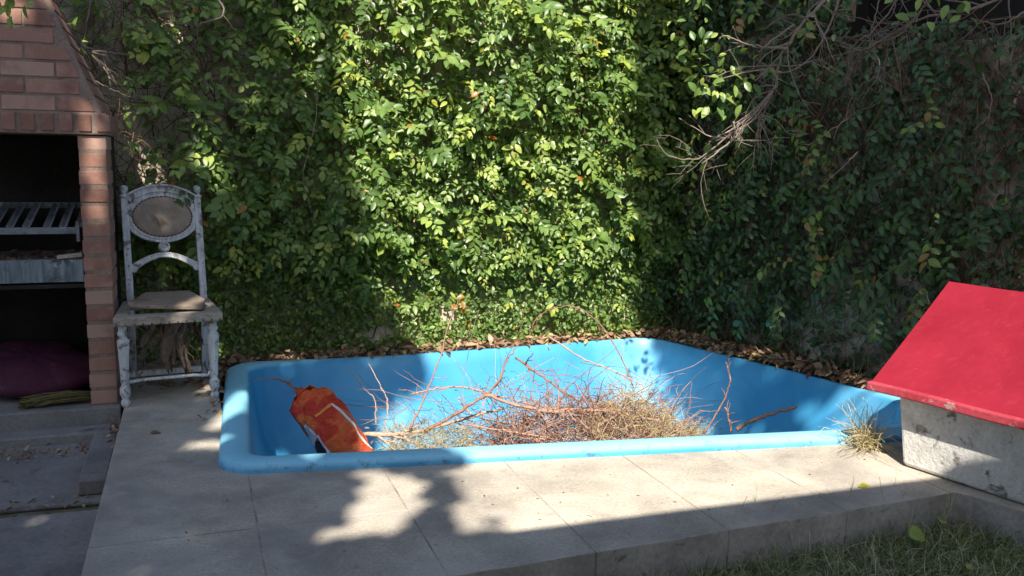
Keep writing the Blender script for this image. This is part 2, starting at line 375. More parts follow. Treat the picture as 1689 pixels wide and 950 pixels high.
# soil bed between pool and walls (slightly uneven)
WA = 5.85
wb0 = L(3.336, WA); WBD = unit(np.array([.526, -.85, 0])); WBN = np.array([-.85, -.526, 0])   # wall B base and normal towards the pool
def wallB(u, z=0, off=0): return wb0+WBD*u+WBN*off+EZ*z
bed = MB(); vs = []; arc = []
for k in range(N):
    p = inner[k]; s = p[0]*E1[0]+p[1]*E1[1]; t = p[0]*E2[0]+p[1]*E2[1]
    if t > 5.3 or s > 3.0: arc.append(k)
arc = sorted(arc, key=lambda k: (k-arc[0]) % N) if arc else arc
# order contiguous
st = [k for k in arc if (k-1) % N not in arc][0]; seq = []; k = st
while k in arc: seq.append(k); k = (k+1) % N
for k in seq:
    p = inner[k]; d = p-c0; d /= np.linalg.norm(d)
    for j, q in enumerate((0, .1, .25, .5, .9)):
        x, y = p+d*q; vs.append((x, y, -.02+.025*float(snoise(np.array(x), np.array(y), 3, 1.6))+(.015 if j else 0)))
fs = [(i*5+j, (i+1)*5+j, (i+1)*5+j+1, i*5+j+1) for i in range(len(seq)-1) for j in range(4)]
bed.add(vs, [tuple(reversed(f)) for f in fs]); tag(bed.build('soil_bed', soil, smooth=True), kind='structure')

# deck made of cast slabs with open joints, as columns along E1
outS = OUT@E1[:2]; outT = OUT@E2[:2]
def near_rim(s):   # t of the near pool outline (a little inside) at s
    best = None
    for k in range(N):
        a, b = inner[k], inner[(k+1) % N]; sa, sb = a@E1[:2], b@E1[:2]
        if (sa-s)*(sb-s) <= 0 and sa != sb:
            t = (a+(b-a)*(s-sa)/(sb-sa))@E2[:2]
            best = t if best is None else min(best, t)
    return best
def front(s):
    f = 2.512+.045*(s-.75)+.006*float(snoise(np.array(s), np.array(0.), 11, 2.5))
    if s > 2.83: f = 2.607-3.1*(s-2.83)
    return f
def backw(s):
    return WA if s < 3.30 else WA-(s-3.336)/.2395*.9709+.02
deck = MB(); joints = [.181, .71, 1.218, 1.74, 2.262, 2.79]
ss = sorted(set(list(np.arange(-.352, 4.6, .04))+[j-.0025 for j in joints]+[j+.0025 for j in joints]))
LJ = 3.06
for a, b in zip(ss[:-1], ss[1:]):
    if b-a < 1e-4 or any(abs((a+b)/2-j) < .002 for j in joints): continue
    fa, fb = front(a), front(b)
    ra, rb = near_rim(a), near_rim(b)
    ba = ra if ra is not None else backw(a); bb = rb if rb is not None else backw(b)
    segs = [(fa, fb, ba, bb)]
    if b <= .713: segs = [(fa, fb, LJ-.002, LJ-.002), (LJ+.002, LJ+.002, ba, bb)]
    for (f0, f1, b0, b1) in segs:
        if b0 <= f0 or b1 <= f1: continue
        deck.hexa([L(a, f0, -.15), L(b, f1, -.15), L(b, b1, -.15), L(a, b0, -.15), L(a, f0, 0), L(b, f1, 0), L(b, b1, 0), L(a, b0, 0)])
# merge the columns of each slab
dm = deck.mesh('pool_deck')
import bmesh
bm = bmesh.new(); bm.from_mesh(dm); bmesh.ops.remove_doubles(bm, verts=bm.verts, dist=.0003)
seen = {}; dele = []
for f in bm.faces:
    key = tuple(sorted(v.index for v in f.verts)); seen.setdefault(key, []).append(f)
for fl in seen.values():
    if len(fl) > 1: dele += fl
bmesh.ops.delete(bm, geom=dele, context='FACES'); bm.normal_update()
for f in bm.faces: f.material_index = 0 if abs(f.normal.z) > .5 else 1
bm.to_mesh(dm); bm.free()
do = link('pool_deck', dm, concrete); dm.materials.append(concrete_side); tag(do, kind='structure')
b_ = do.modifiers.new('b', 'BEVEL'); b_.width = .0035; b_.segments = 2; b_.limit_method = 'ANGLE'; b_.angle_limit = R_(50)
jf = MB()   # dirt bed under the joints, 4 mm down, only in the joint gaps
for j in joints:
    r = near_rim(j) or backw(j); jf.lbox(j-.006, j+.006, front(j)+.003, r-.01, -.1, -.0016)
jf.lbox(-.33, .706, LJ-.006, LJ+.006, -.1, -.0018)
tag(jf.build('joint_grout', surf('joint_dirt', (.16, .135, .11), (.44, .39, .33), 5, 60)), kind='structure')

# lower paving on the left: rear slab, front slabs, each a cast sheet
pv = MB(); pv.prism([at(-3.2, 3.93), at(-.372, 3.83), at(-.372, 4.66), at(-3.2, 4.66)], -.151, -.128)
tag(pv.build('upper_path_slab', paving, bevel=.012), kind='structure')
pv = MB(); pv.prism([at(-3.2, 1.2), at(-.345, 1.2), at(-.36, 3.76), at(-3.2, 3.85)], -.2, -.136)
tag(pv.build('path', paving, bevel=.006), kind='structure')

# plinth of the grill and the step block beside the deck
step = MB(); step.lbox(-.475, -.366, 3.9, 4.60, -.127, -.062)
tag(step.build('step_block', paving, bevel=.008), 'low grey concrete step block against the left edge of the terrace', 'step')

# ------------------------------------------------------------------ walls
wallA = MB(); wallA.lbox(-4.5, 3.50, WA, WA+.2, -.2, 2.95)
tag(wallA.build('garden_wall', plaster, bevel=.01), 'cream plastered garden wall behind the brick grill and the pool, mostly hidden by vines', 'wall')
wallBm = MB(); wallBm.box(wallB(-.1, -.2, 0), WBD*6, -WBN*.2, EZ*2.12)
wallBm.box(wallB(-.1, 2.12, -.002), WBD*1.45, -WBN*.19, EZ*.85)
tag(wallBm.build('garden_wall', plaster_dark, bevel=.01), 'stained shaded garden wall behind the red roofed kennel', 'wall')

# near-black plank backdrop, added to stand for the shaded gap above the right wall
backdrop = MB()
for k in range(34):
    a = wallB(-.8+.2*k, 1.5, -.75-.012*(k % 2)); backdrop.box(a, WBD*.195, -WBN*.03, EZ*1.9, tone=rng.uniform(0, 1))
backdrop_dark = tone_mat('backdrop_dark', [(0., (.012, .01, .009)), (1., (.03, .024, .02))])  # near-black tone stands for the shade in the gap
backdrop.box(wallB(-.9, 3.38, -.5), WBD*7, -WBN*2., EZ*.06)
tag(backdrop.build('backdrop', backdrop_dark), 'near-black plank backdrop added for the dark gap beyond the right hand garden wall', 'backdrop')

# house behind the camera, whose eave shades the front of the terrace
EV = L(0, 0)+0
hs = empty('house', L(0, -1.7), 'plain rendered house whose eave throws the straight shadow on the terrace', 'house')
ev_t = .135
# eave edge line in (E1,E2): passes over world point (-.07,.14)
m_ = MB(); m_.lbox(-7, 1.9, -1.9, -1.7, -.2, 2.95); m_.build('wall', house_paint, hs)
ed = np.array([-.115+0., .115, 0]); te = float(ed@E2)
m_ = MB(); m_.prism([tuple(L(-7.3, -3.4)[:2]), (2.6, -3.6), (3.92, -1.0), (1.717, .713), tuple(L(-7.3, te)[:2])], 2.96, 3.08); m_.build('roof', surf('eave_board', (.3, .27, .24), (.4, .36, .32)), hs)  # right end of the eave cut at an angle to shape the kennel shadow
for k in range(2):
    wn = MB(); wn.lbox(-4+3.2*k, -2.8+3.2*k, -1.7, -1.66, .9, 2.1); wf = wn.build('window', surf('frame_paint', (.3, .3, .3), (.4, .4, .4)), hs)
    pn = MB(); pn.lbox(-3.94+3.2*k, -2.86+3.2*k, -1.655, -1.65, .96, 2.04); pn.build('pane', surf('window_glass', (.03, .035, .04), (.05, .055, .06), rough=.1), wf)

# ------------------------------------------------------------------ brick grill
O = np.array([-2.008, 4.428, 0]); Ot = float(O@E2); Os = float(O@E1)
def G(x, d, z): return O+E1*x+E2*d+EZ*z      # x along front, d depth, z up
gr = empty('brick_grill', G(-.6, .3, -.15), 'red brick barbecue grill with tapering brick hood and dark open hearth, left of the chair', 'grill')
def gbox(m, x0, x1, d0, d1, z0, z1, tone=None): m.box(G(x0, d0, z0), E1*(x1-x0), E2*(d1-d0), EZ*(z1-z0), tone)
m_ = MB(); gbox(m_, -1.9, .028, -.045, .8, -.149, .002); m_.build('plinth', paving, gr, bevel=.008)
m_ = MB(); gbox(m_, -1.9, -.012, -.19, -.047, -.149, -.082); m_.build('ledge', paving, gr, bevel=.01)
def pillar(x0, x1):
    core = MB(); gbox(core, x0+.003, x1-.003, .003, .285, .003, 1.345); co = core.build('pillar', mortar, gr)
    bk = MB()
    for k in range(16):
        z = .008+k*.0848; j = rng.uniform(-.003, .003, 4)
        gbox(bk, x0+j[0], x1+j[1], j[2],   .295, z, z+.067, tone=rng.uniform(.2, 1))
    bk.build('brickwork', brick, co, bevel=.004)
pillar(-.112, .014); pillar(-1.62, -1.49)
m_ = MB()
gbox(m_, -1.60, 0, .64, .70, .003, 1.45); gbox(m_, -1.56, -1.50, .30, .64, .003, 1.35); gbox(m_, -.105, -.0, .30, .64, .003, 1.35)
m_.build('hearth_wall', soot, gr)
m_ = MB(); gbox(m_, -1.49, -.113, .035, .64, .60, .62); m_.build('hearth_shelf', soot, gr)
# steel front plate with folded lip, warped a little
m_ = MB()
for k in range(18):
    x0 = -1.488+k*.0762; w0 = .004*math.sin(k*.9); w1 = .004*math.sin((k+1)*.9)
    m_.hexa([G(x0, .02+w0, .632), G(x0+.0762, .02+w1, .632), G(x0+.0762, .026+w1, .632), G(x0, .026+w0, .632), G(x0, .012+w0, .742), G(x0+.0762, .012+w1, .742), G(x0+.0762, .03+w1, .745), G(x0, .03+w0, .745)])
m_.build('front_plate', streaky('galvanised_plate', (.10, .13, .15), (.24, .29, .32), [(6., .55, (.05, .055, .055), .12), (25., .62, (.4, .42, .42), .06)], sc=(40, 40, 3), rough=.55), gr, smooth=False)
m_ = MB(); gbox(m_, -1.488, -.114, .034, .63, .70, .73); m_.build('ash_bed', ash, gr)
# ash and crumbs
P = np.array([G(rng.uniform(-1.45, -.12), rng.uniform(.05, .5), .735) for _ in range(500)])
T = rng.normal(size=(500, 3)); T[:, 2] *= .3; Nn = rng.normal(size=(500, 3))*.5+EZ
m2 = leaf_mesh('embers', P, T, Nn, rng.uniform(.015, .05, 500), rng.uniform(.01, .025, 500), rng.uniform(0, .6, 500)); link('debris', m2, dead_leaf, gr)['kind'] = 'stuff'
m_ = MB(); m_.box(G(-.23, .012, .746), E1*.11+EZ*.012, E2*.04, EZ*.018); m_.build('wood_chip', grey_wood, gr)
# grate of sloping V channels
gt = empty('grill_grate', G(-.7, .1, .86), 'sloping steel grate of V shaped bars inside the brick hearth', 'grate')
fr = MB(); gbox(fr, -1.45, -.13, .045, .06, .868, .90); gbox(fr, -1.45, -.13, .46, .475, .97, 1.0); fr.build('frame', iron, gt)
for k in range(19):
    x = -1.42+k*.0705+(.02 if k > 15 else 0); vb = MB()
    a, b = G(x, .05, .905), G(x, .47, 1.0)
    for sgn in (-1, 1):
        vb.box(a-EZ*.014, E1*sgn*.018+EZ*.014, b-a, EZ*.003)
    vb.box(a-EZ*.016-E1*.003, E1*.006, b-a, EZ*.004); vb.build('bar', iron, gt)
m_ = MB(); gbox(m_, -.142, -.128, .03, .05, .83, .93); m_.build('bracket', iron, gt)
# lintel band (soldier course) and hood
X0, X1 = -1.63, .030
m_ = MB(); gbox(m_, X0+.006, X1-.006, -.016, .62, 1.352, 1.458); lb = m_.build('lintel', mortar, gr, bevel=.008)
bk = MB(); x = X1-.052
while x > X0:
    gbox(bk, x, x+.058, -.024, .03, 1.366, 1.448, tone=rng.uniform(.0, .7)); x -= .0815
for k in range(7): gbox(bk, X1-.03, X1+.001, .02+k*.082, .08+k*.082, 1.366, 1.448, tone=rng.uniform(0, .6))
bk.build('soldier_course', brick, lb, bevel=.004)
def hx(z): return (z-1.458)*.405
def hd(z): return -.012+(z-1.458)*.16
ZT = 2.7
hood = MB()
c = [G(X0+.02+hx(z), hd(z), z) for z in ()]
def hoodring(z, ins): return [G(X0+.02+hx(z)+ins, hd(z)+ins, z), G(X1-.025-hx(z)-ins, hd(z)+ins, z), G(X1-.025-hx(z)-ins, .62, z), G(X0+.02+hx(z)+ins, .62, z)]
hood.hexa(hoodring(1.458, .004)+hoodring(ZT, .004)); ho = hood.build('hood', mortar, gr)
bk = MB(); z = 1.462; row = 0
while z < ZT-.07:
    h = .066; zb, zt = z, z+h
    xl, xr = X0+.02, X1-.025
    x = xr-(0.0 if row % 2 else .11)
    edges = [xr]; q = xr-(.10 if row % 2 else .205)
    while q > xl+.06: edges.append(q); q -= .236
    edges.append(xl)
    for e0, e1x in zip(edges[1:], edges[:-1]):
        a = e0+.010 if e0 > xl else None; b = e1x-.0 if e1x < xr else None
        def X(zz, v, side): 
            if v is None: return (xl+hx(zz)+.028) if side < 0 else (xr-hx(zz)-.030)
            lo, hi = xl+hx(zz)+.028, xr-hx(zz)-.030
            return min(max(v, lo), hi)
        xb0, xb1, xt0, xt1 = X(zb, a, -1), X(zb, b, 1), X(zt, a, -1), X(zt, b, 1)
        if xb1-xb0 < .02 or xt1-xt0 < .01: continue
        j = rng.uniform(-.002, .002)
        bk.hexa([G(xb0, hd(zb)-.001+j, zb), G(xb1, hd(zb)-.001+j, zb), G(xb1, hd(zb)+.02, zb), G(xb0, hd(zb)+.02, zb), G(xt0, hd(zt)-.001+j, zt), G(xt1, hd(zt)-.001+j, zt), G(xt1, hd(zt)+.02, zt), G(xt0, hd(zt)+.02, zt)], tone=rng.uniform(.15, .95))
    # side bricks, right slope
    for k in range(3):
        d0 = hd(z)+.02+k*.2; d1 = min(d0+.185, .61)
        if d1 > d0+.03:
            bk.hexa([G(xr-hx(zb)-.02, d0, zb), G(xr-hx(zb)+.003, d0, zb), G(xr-hx(zb)+.003, d1, zb), G(xr-hx(zb)-.02, d1, zb), G(xr-hx(zt)-.02, d0, zt), G(xr-hx(zt)+.003, d0, zt), G(xr-hx(zt)+.003, d1, zt), G(xr-hx(zt)-.02, d1, zt)], tone=rng.uniform(0, .5))
    z += .0795; row += 1
bk.build('hood_brickwork', brick, ho, bevel=.003)

# purple cushion in the lower opening, reed bundle in front
cu = MB(); n = 28; vs = []; fs = []
for i in range(9):
    ph = math.pi*i/8
    for k in range(n):
        a = 2*math.pi*k/n; r = math.sin(ph)**.8; sq = 1+.06*math.cos(4*a)+.03*math.sin(9*a+3*i)*(.3+r)
        hgt = .085*math.cos(ph)
        p = np.array([.36*r*sq*math.cos(a), .25*r*sq*math.sin(a), hgt+.012*math.sin(7*a)*r])
        p = np.array([p[0], p[1]*math.cos(.35)-p[2]*math.sin(.35), p[1]*math.sin(.35)+p[2]*math.cos(.35)])
        p = np.array([p[0]*math.cos(.12)+p[2]*math.sin(.12), p[1], p[2]*math.cos(.12)-p[0]*math.sin(.12)])
        vs.append(G(-.43+p[0], .38+p[1], .13+p[2]*.95))
fs = [(i*n+k, (i+1)*n+k, (i+1)*n+(k+1) % n, i*n+(k+1) % n) for i in range(8) for k in range(n)]
cu.add(vs, fs); co = cu.build('cushion', surf('purple_cloth', (.05, .012, .03), (.10, .025, .055), 6, 120, [(12., .60, (.2, .12, .14), .15)], rough=.8, bdist=.004), smooth=True)
tag(co, 'dusty purple cushion lying in the lower opening of the brick grill', 'cushion')
n = 170; P = np.zeros((n, 6, 3))
for i in range(n):
    a, r = rng.uniform(0, 6.28), .026*math.sqrt(rng.uniform()); x0 = -.44+rng.uniform(-.0, .1); ln = rng.uniform(.22, .33); wob = rng.normal(0, .006, (6, 2))
    for k in range(6):
        f = k/5; P[i, k] = G(x0+ln*f, .03+r*math.cos(a)*1.3+.05*f+wob[k, 0], .03+r*math.sin(a)+.012*math.sin(f*3.1)+wob[k, 1]*.6)
tag(link('reed_bundle', strands('reeds', P, rng.uniform(.002, .0045, n), rng.uniform(.1, .9, n)), tone_mat('mossy_reed', [(0., (.08, .065, .03)), (1., (.26, .22, .09))])), 'bundle of dry mossy reeds on the plinth in front of the purple cushion', 'reed bundle')

# ------------------------------------------------------------------ chair
F0 = gz(208, 671) ; CX = unit(gz(359, 656)-F0); CX[2] = 0; CX = unit(CX); CY = np.array([-CX[1], CX[0], 0])
def K(x, y, z): return F0+CX*x+CY*y+EZ*z
W = .43; D = .46; SZ = .465
ch = empty('chair', K(W/2, D/2, 0), 'old white painted chair with oval padded back and broken seat, beside the brick grill', 'chair')
legp = [(.016, 0), (.022, .012), (.022, .028), (.014, .034), (.02, .05), (.026, .062), (.026, .088), (.019, .098), (.015, .108), (.020, .116), (.0215, .17), (.025, .24), (.029, .30), (.0305, .315), (.021, .325), (.018, .333), (.026, .343), (.026, .352), (.020, .358), (.022, .395)]
leg = [(a, h*1.085) for a, h in legp]
for x in (.0, W):
    m_ = MB(); m_.lathe(K(x, 0, 0), leg, 18); lo = m_.build('leg', white_wood, ch, smooth=True)
def stile_pts(x): 
    return [K(x, D+.03, 0), K(x, D, .2), K(x, D-.01, SZ), K(x, D+.02, .6), K(x, D+.075, .82), K(x, D+.13, 1.03)]
BX0, BX1 = .068, W+.018
for x in (BX0, BX1):
    m_ = MB(); m_.ribbon(spline(stile_pts(x), 4), CX, .034, .038); m_.build('back_post', white_wood, ch, bevel=.004)
    f = MB(); f.lathe(K(x, D+.125, 1.02), [(.02, 0), (.027, .006), (.027, .014), (.018, .02), (.012, .026), (.02, .036), (.023, .05), (.018, .064), (.006, .072)], 14); f.build('finial', white_wood, ch, smooth=True)
def B(x, z):      # point on the leaning back plane
    return K(x, D+.02+(z-.6)*.255, z)
BN = unit(np.cross(CX, B(0, 1)-B(0, 0)))
cx = (BX0+BX1)/2; cz = .915; rx = .158; rz = .112
m_ = MB(); arc = [B(BX0+.012+(BX1-BX0-.024)*q, 1.012+.060*math.sin(math.pi*q)**.8) for q in np.linspace(0, 1, 17)]
m_.ribbon(arc, BN, .046, .042); m_.ribbon([a+EZ*.016-BN*-.006 for a in arc], BN, .012, .05); m_.build('crest_rail', white_wood, ch, bevel=.004)
# filled frame board around the oval
m_ = MB(); n = 48
def oval(f): return [B(cx+rx*f*math.cos(2*math.pi*k/n), cz+rz*f*math.sin(2*math.pi*k/n)) for k in range(n)]
for (f0, f1, th) in ((1.0, 1.10, .036), (1.08, 1.24, .026)):
    a, b = oval(f0), oval(f1); vs = [p-BN*th/2 for p in a]+[p-BN*th/2 for p in b]+[p+BN*th/2 for p in a]+[p+BN*th/2 for p in b]
    fs = []
    for k in range(n):
        j = (k+1) % n; fs += [(k, n+k, n+j, j), (2*n+k, 2*n+j, 3*n+j, 3*n+k), (n+k, 3*n+k, 3*n+j, n+j), (k, j, 2*n+j, 2*n+k)]
    m_.add(vs, fs)
m_.build('oval_frame', white_wood, ch, bevel=.004)
m_ = MB(); vs = [B(cx, cz)-BN*0]; pad = MB(); rings = [1.02, .97, .85, .6, .3]; hh = [.006, .016, .022, .027, .030]; vs = []
# the side facing the camera is the one opposite CY
FS = -1 if np.dot(BN, CY) > 0 else 1
for f, h in zip(rings, hh): vs += [p+BN*FS*h for p in oval(f)]
vs.append(B(cx, cz)+BN*FS*.031); fs = [(i*n+k, i*n+(k+1) % n, (i+1)*n+(k+1) % n, (i+1)*n+k) for i in range(4) for k in range(n)]+[(4*n+k, 4*n+(k+1) % n, 5*n) for k in range(n)]
vs += [p-BN*FS*.01 for p in oval(1.02)]; b0 = 5*n+1; fs += [(k, (k+1) % n, b0+(k+1) % n, b0+k) for k in range(n)]+[tuple(range(b0, b0+n))]
pad.add(vs, fs); po = pad.build('back_pad', old_cloth, ch, smooth=True)
tack_m = surf('rusty_tack', (.06, .04, .03), (.12, .08, .05))
for k in range(44):
    nl = MB(); a = 2*math.pi*k/44; p = B(cx+rx*.97*math.cos(a), cz+rz*.97*math.sin(a))+BN*FS*.016; nl.lathe(p, [(.005, -.002), (.0045, .002), (.002, .004)], 6, axis=BN*FS); nl.build('tack', tack_m, po)
# rosette, lower arched rail, seat rails
m_ = MB(); m_.lathe(B(cx, .752)-BN*.014, [(.026, 0), (.03, .004), (.03, .024), (.022, .03), (.018, .024), (.012, .024), (.009, .03), (.002, .032)], 20, axis=BN*1.); m_.lathe(B(cx, .752)+BN*FS*.012, [(.028, 0), (.03, .004), (.022, .012), (.018, .006), (.01, .006), (.007, .012)], 20, axis=BN*FS); m_.build('rosette', white_wood, ch, smooth=False)
m_ = MB(); arc = [B(BX0+.01+(BX1-BX0-.02)*q, .635+.075*math.sin(math.pi*q)) for q in np.linspace(0, 1, 17)]; m_.ribbon(arc, BN, [.038-.010*math.sin(math.pi*q) for q in np.linspace(0, 1, 17)], .026)
for x, s_ in ((BX0+.02, 1), (BX1-.02, -1)): m_.lathe(B(x+s_*.008, .635)-BN*.016, [(.018, 0), (.018, .032)], 12, axis=BN)
m_.build('arched_rail', white_wood, ch, bevel=.003)
m_ = MB()
def kbox(m, x0, x1, y0, y1, z0, z1, dz=0, tone=None): m.box(K(x0, y0, z0), CX*(x1-x0)+EZ*dz, CY*(y1-y0), EZ*(z1-z0), tone)
# seat frame trapezoid with open middle
fr = [(-.045, -.05), (W+.045, -.05), (W+.045, D+.03), (.035, D+.03)]; fi = [(.03, .03), (W-.03, .03), (W-.05, D-.03), (.05, D-.03)]
z0, z1 = SZ-.045, SZ
vs = [K(x, y, z) for z in (z0, z1) for (x, y) in fr+fi]
fs = []
for k in range(4):
    j = (k+1) % 4; fs += [(8+k, 8+j, 12+j, 12+k), (k, 4+k, 4+j, j), (k, j, 8+j, 8+k), (4+k, 12+k, 12+j, 4+j)]
m_.add(vs, fs); m_.build('seat_frame', grey_wood, ch, bevel=.007)
for k in range(13):
    nl = MB(); nl.lathe(K(-.03+(W+.06)*k/12, -.05, SZ-.038+rng.normal(0, .001)), [(.005, 0), (.004, .003), (.001, .004)], 6, axis=-CY); nl.build('tack', tack_m, ch)
m_ = MB(); m_.tube([K(0, 0, .125), K(.1, .02, .128), K(W-.1, .02, .128), K(W, 0, .125)], .009, 8); m_.tube([K(0, 0, .08), K(BX0, D, .09)], .010, 8); m_.tube([K(W, 0, .08), K(BX1, D, .09)], .010, 8); kbox(m_, .03, W-.03, D*.55, D*.55+.02, .09, .12)
m_.build('stretcher', white_wood, ch, bevel=.003)
# torn webbing hanging below the seat
def rag_strip(x, y, w, ln, seed, zt=SZ-.03):
    r = np.random.default_rng(seed); nx, nz = 6, 12; vs = []
    for i in range(nz):
        f = i/(nz-1)
        for k in range(nx):
            g_ = k/(nx-1)-.5; ww = w*(1-.45*f+.12*math.sin(f*9+seed)); vs.append(K(x+g_*ww+.02*math.sin(f*4+seed)+r.normal(0, .003), y+.02*math.sin(g_*7+f*6+seed)+r.normal(0, .003), zt-ln*f*(1+.12*math.sin(k*2.1+seed))))
    fs = [(i*nx+k, i*nx+k+1, (i+1)*nx+k+1, (i+1)*nx+k) for i in range(nz-1) for k in range(nx-1)]
    m = MB(); m.add(vs, fs); o = m.build('webbing_strip', rag, ch, smooth=True); s = o.modifiers.new('s', 'SOLIDIFY'); s.thickness = .006; return o
rag_strip(.13, .12, .07, .16, 1); rag_strip(.235, .08, .09, .27, 2); rag_strip(.225, .15, .10, .22, 5); rag_strip(.30, .10, .07, .30, 3); rag_strip(.36, .13, .05, .16, 4); rag_strip(.29, .2, .08, .17, 6)
n = 120; P = np.zeros((n, 6, 3))
for i in range(n):
    a = K(rng.uniform(.16, .34), rng.uniform(.06, .2), SZ-rng.uniform(.03, .2)); P[i] = walk(a, (-EZ+rng.normal(0, .4, 3)), rng.uniform(.05, .16), 6, .5, -.1)
link('hanging_fibre', strands('fib', P, rng.uniform(.0008, .002, n), rng.uniform(0, 1, n)), tone_mat('fibre', [(0., (.12, .08, .06)), (1., (.42, .3, .2))]), ch)
# loose board on the seat
bd = MB(); bp = [K(.035, .10, SZ+.030), K(.10, .02, SZ+.028), K(.38, -.0, SZ+.008), K(.42, .16, SZ+.02), K(.36, .34, SZ+.045), K(.13, .30, SZ+.05)]
n = len(bp); bd.add(bp+[p+EZ*.02 for p in bp], [tuple(range(n-1, -1, -1)), tuple(range(n, 2*n))]+[(i, (i+1) % n, n+(i+1) % n, n+i) for i in range(n)])
tag(bd.build('board', streaky('board_wood', (.20, .15, .11), (.34, .27, .21), [(8., .58, (.2, .11, .06), .1)], sc=(10, 60, 60)), bevel=.004), 'broken wooden board lying tilted on the seat of the white chair', 'board')

# ------------------------------------------------------------------ kennel
KD = unit(np.array([.535, -.845, 0])); KM = np.array([.845, .535, 0])
K0 = np.array([1.659, 3.729, 0])
def Q(x, d, z): return K0+KD*x+KM*d+EZ*z
kn = empty('kennel', Q(.5, .3, 0), 'low dog kennel with rough cement body and sloping red roof', 'kennel')
LEN, DEP, HB = .98, .56, .31
m_ = MB(); n = 12; tp = .05
def kring(z, ins, r=.03):
    return [Q(ins, ins*.2, z), Q(LEN-ins, ins*.2, z), Q(LEN-ins, DEP-ins, z), Q(ins, DEP-ins, z)]
zs = [.004, .02, .12, .22, HB]; ins = [.045, .035, .022, .01, -.002]
vs = []
for z, i_ in zip(zs, ins): vs += kring(z, i_)
fs = [(3, 2, 1, 0), tuple(16+k for k in range(4))]+[(i*4+k, i*4+(k+1) % 4, (i+1)*4+(k+1) % 4, (i+1)*4+k) for i in range(4) for k in range(4)]
m_.add(vs, fs); m_.build('body', kennel_mat, kn, bevel=.02, seg=3)
# gable roof, two slopes with a thin body and a folded lip
ZE = .342; AR = .315; HR = .415; ov = -.062; xl, xr = -.10, LEN+.1
rf = MB()
nx = 14
def rp(u, side, x, lift=0):    # u 0 eave .. 1 ridge
    sag = -.006*math.sin(math.pi*u); z = ZE+HR*u+sag+lift+.002*math.sin(x*9+u*3); d = ov+(AR+.185)*u
    if side: d = 2*(ov+AR+.185)-d
    return Q(x+(0.012*u), d, z)
for side in (0, 1):
    vs = []; 
    us = [0, .2, .4, .6, .8, .97, 1.0]
    for lift in (0, -.014):
        for u in us:
            for k in range(nx+1): vs.append(rp(u, side, xl+(xr-xl)*k/nx, lift))
    R1 = nx+1; nb = len(us)*R1; fs = []
    for i in range(len(us)-1):
        for k in range(nx):
            fs += [(i*R1+k, i*R1+k+1, (i+1)*R1+k+1, (i+1)*R1+k), (nb+i*R1+k, nb+(i+1)*R1+k, nb+(i+1)*R1+k+1, nb+i*R1+k+1)]
        for k in (0, nx): fs.append((i*R1+k, (i+1)*R1+k, nb+(i+1)*R1+k, nb+i*R1+k))
    for k in range(nx): fs.append((k, nb+k, nb+k+1, k+1))
    rf.add(vs, fs)
# gable fill under the slopes
ro = rf.build('roof', red_paint, kn, smooth=False)
m_ = MB(); m_.ribbon([Q(x, ov-.004, ZE-.006+.002*math.sin(x*11)) for x in np.linspace(xl-.004, xr, 16)], KM, .038, .034); m_.ribbon([Q(x, 2*(AR+.145)-ov+.04-.08, ZE-.006) for x in (xl-.004, xr)], KM, .028, .024); m_.build('eave_lip', lip_mat, ro, bevel=.007)
for x in (.0, LEN-.02):
    m_ = MB(); a, b, c = Q(x, .0, HB-.004), Q(x, DEP, HB-.004), Q(x, .44, .70); vs = [a, b, c, a+KD*.02, b+KD*.02, c+KD*.02]; m_.add(vs, [(0, 1, 2), (5, 4, 3), (0, 3, 4, 1), (1, 4, 5, 2), (2, 5, 3, 0)]); m_.build('gable', kennel_mat, kn)

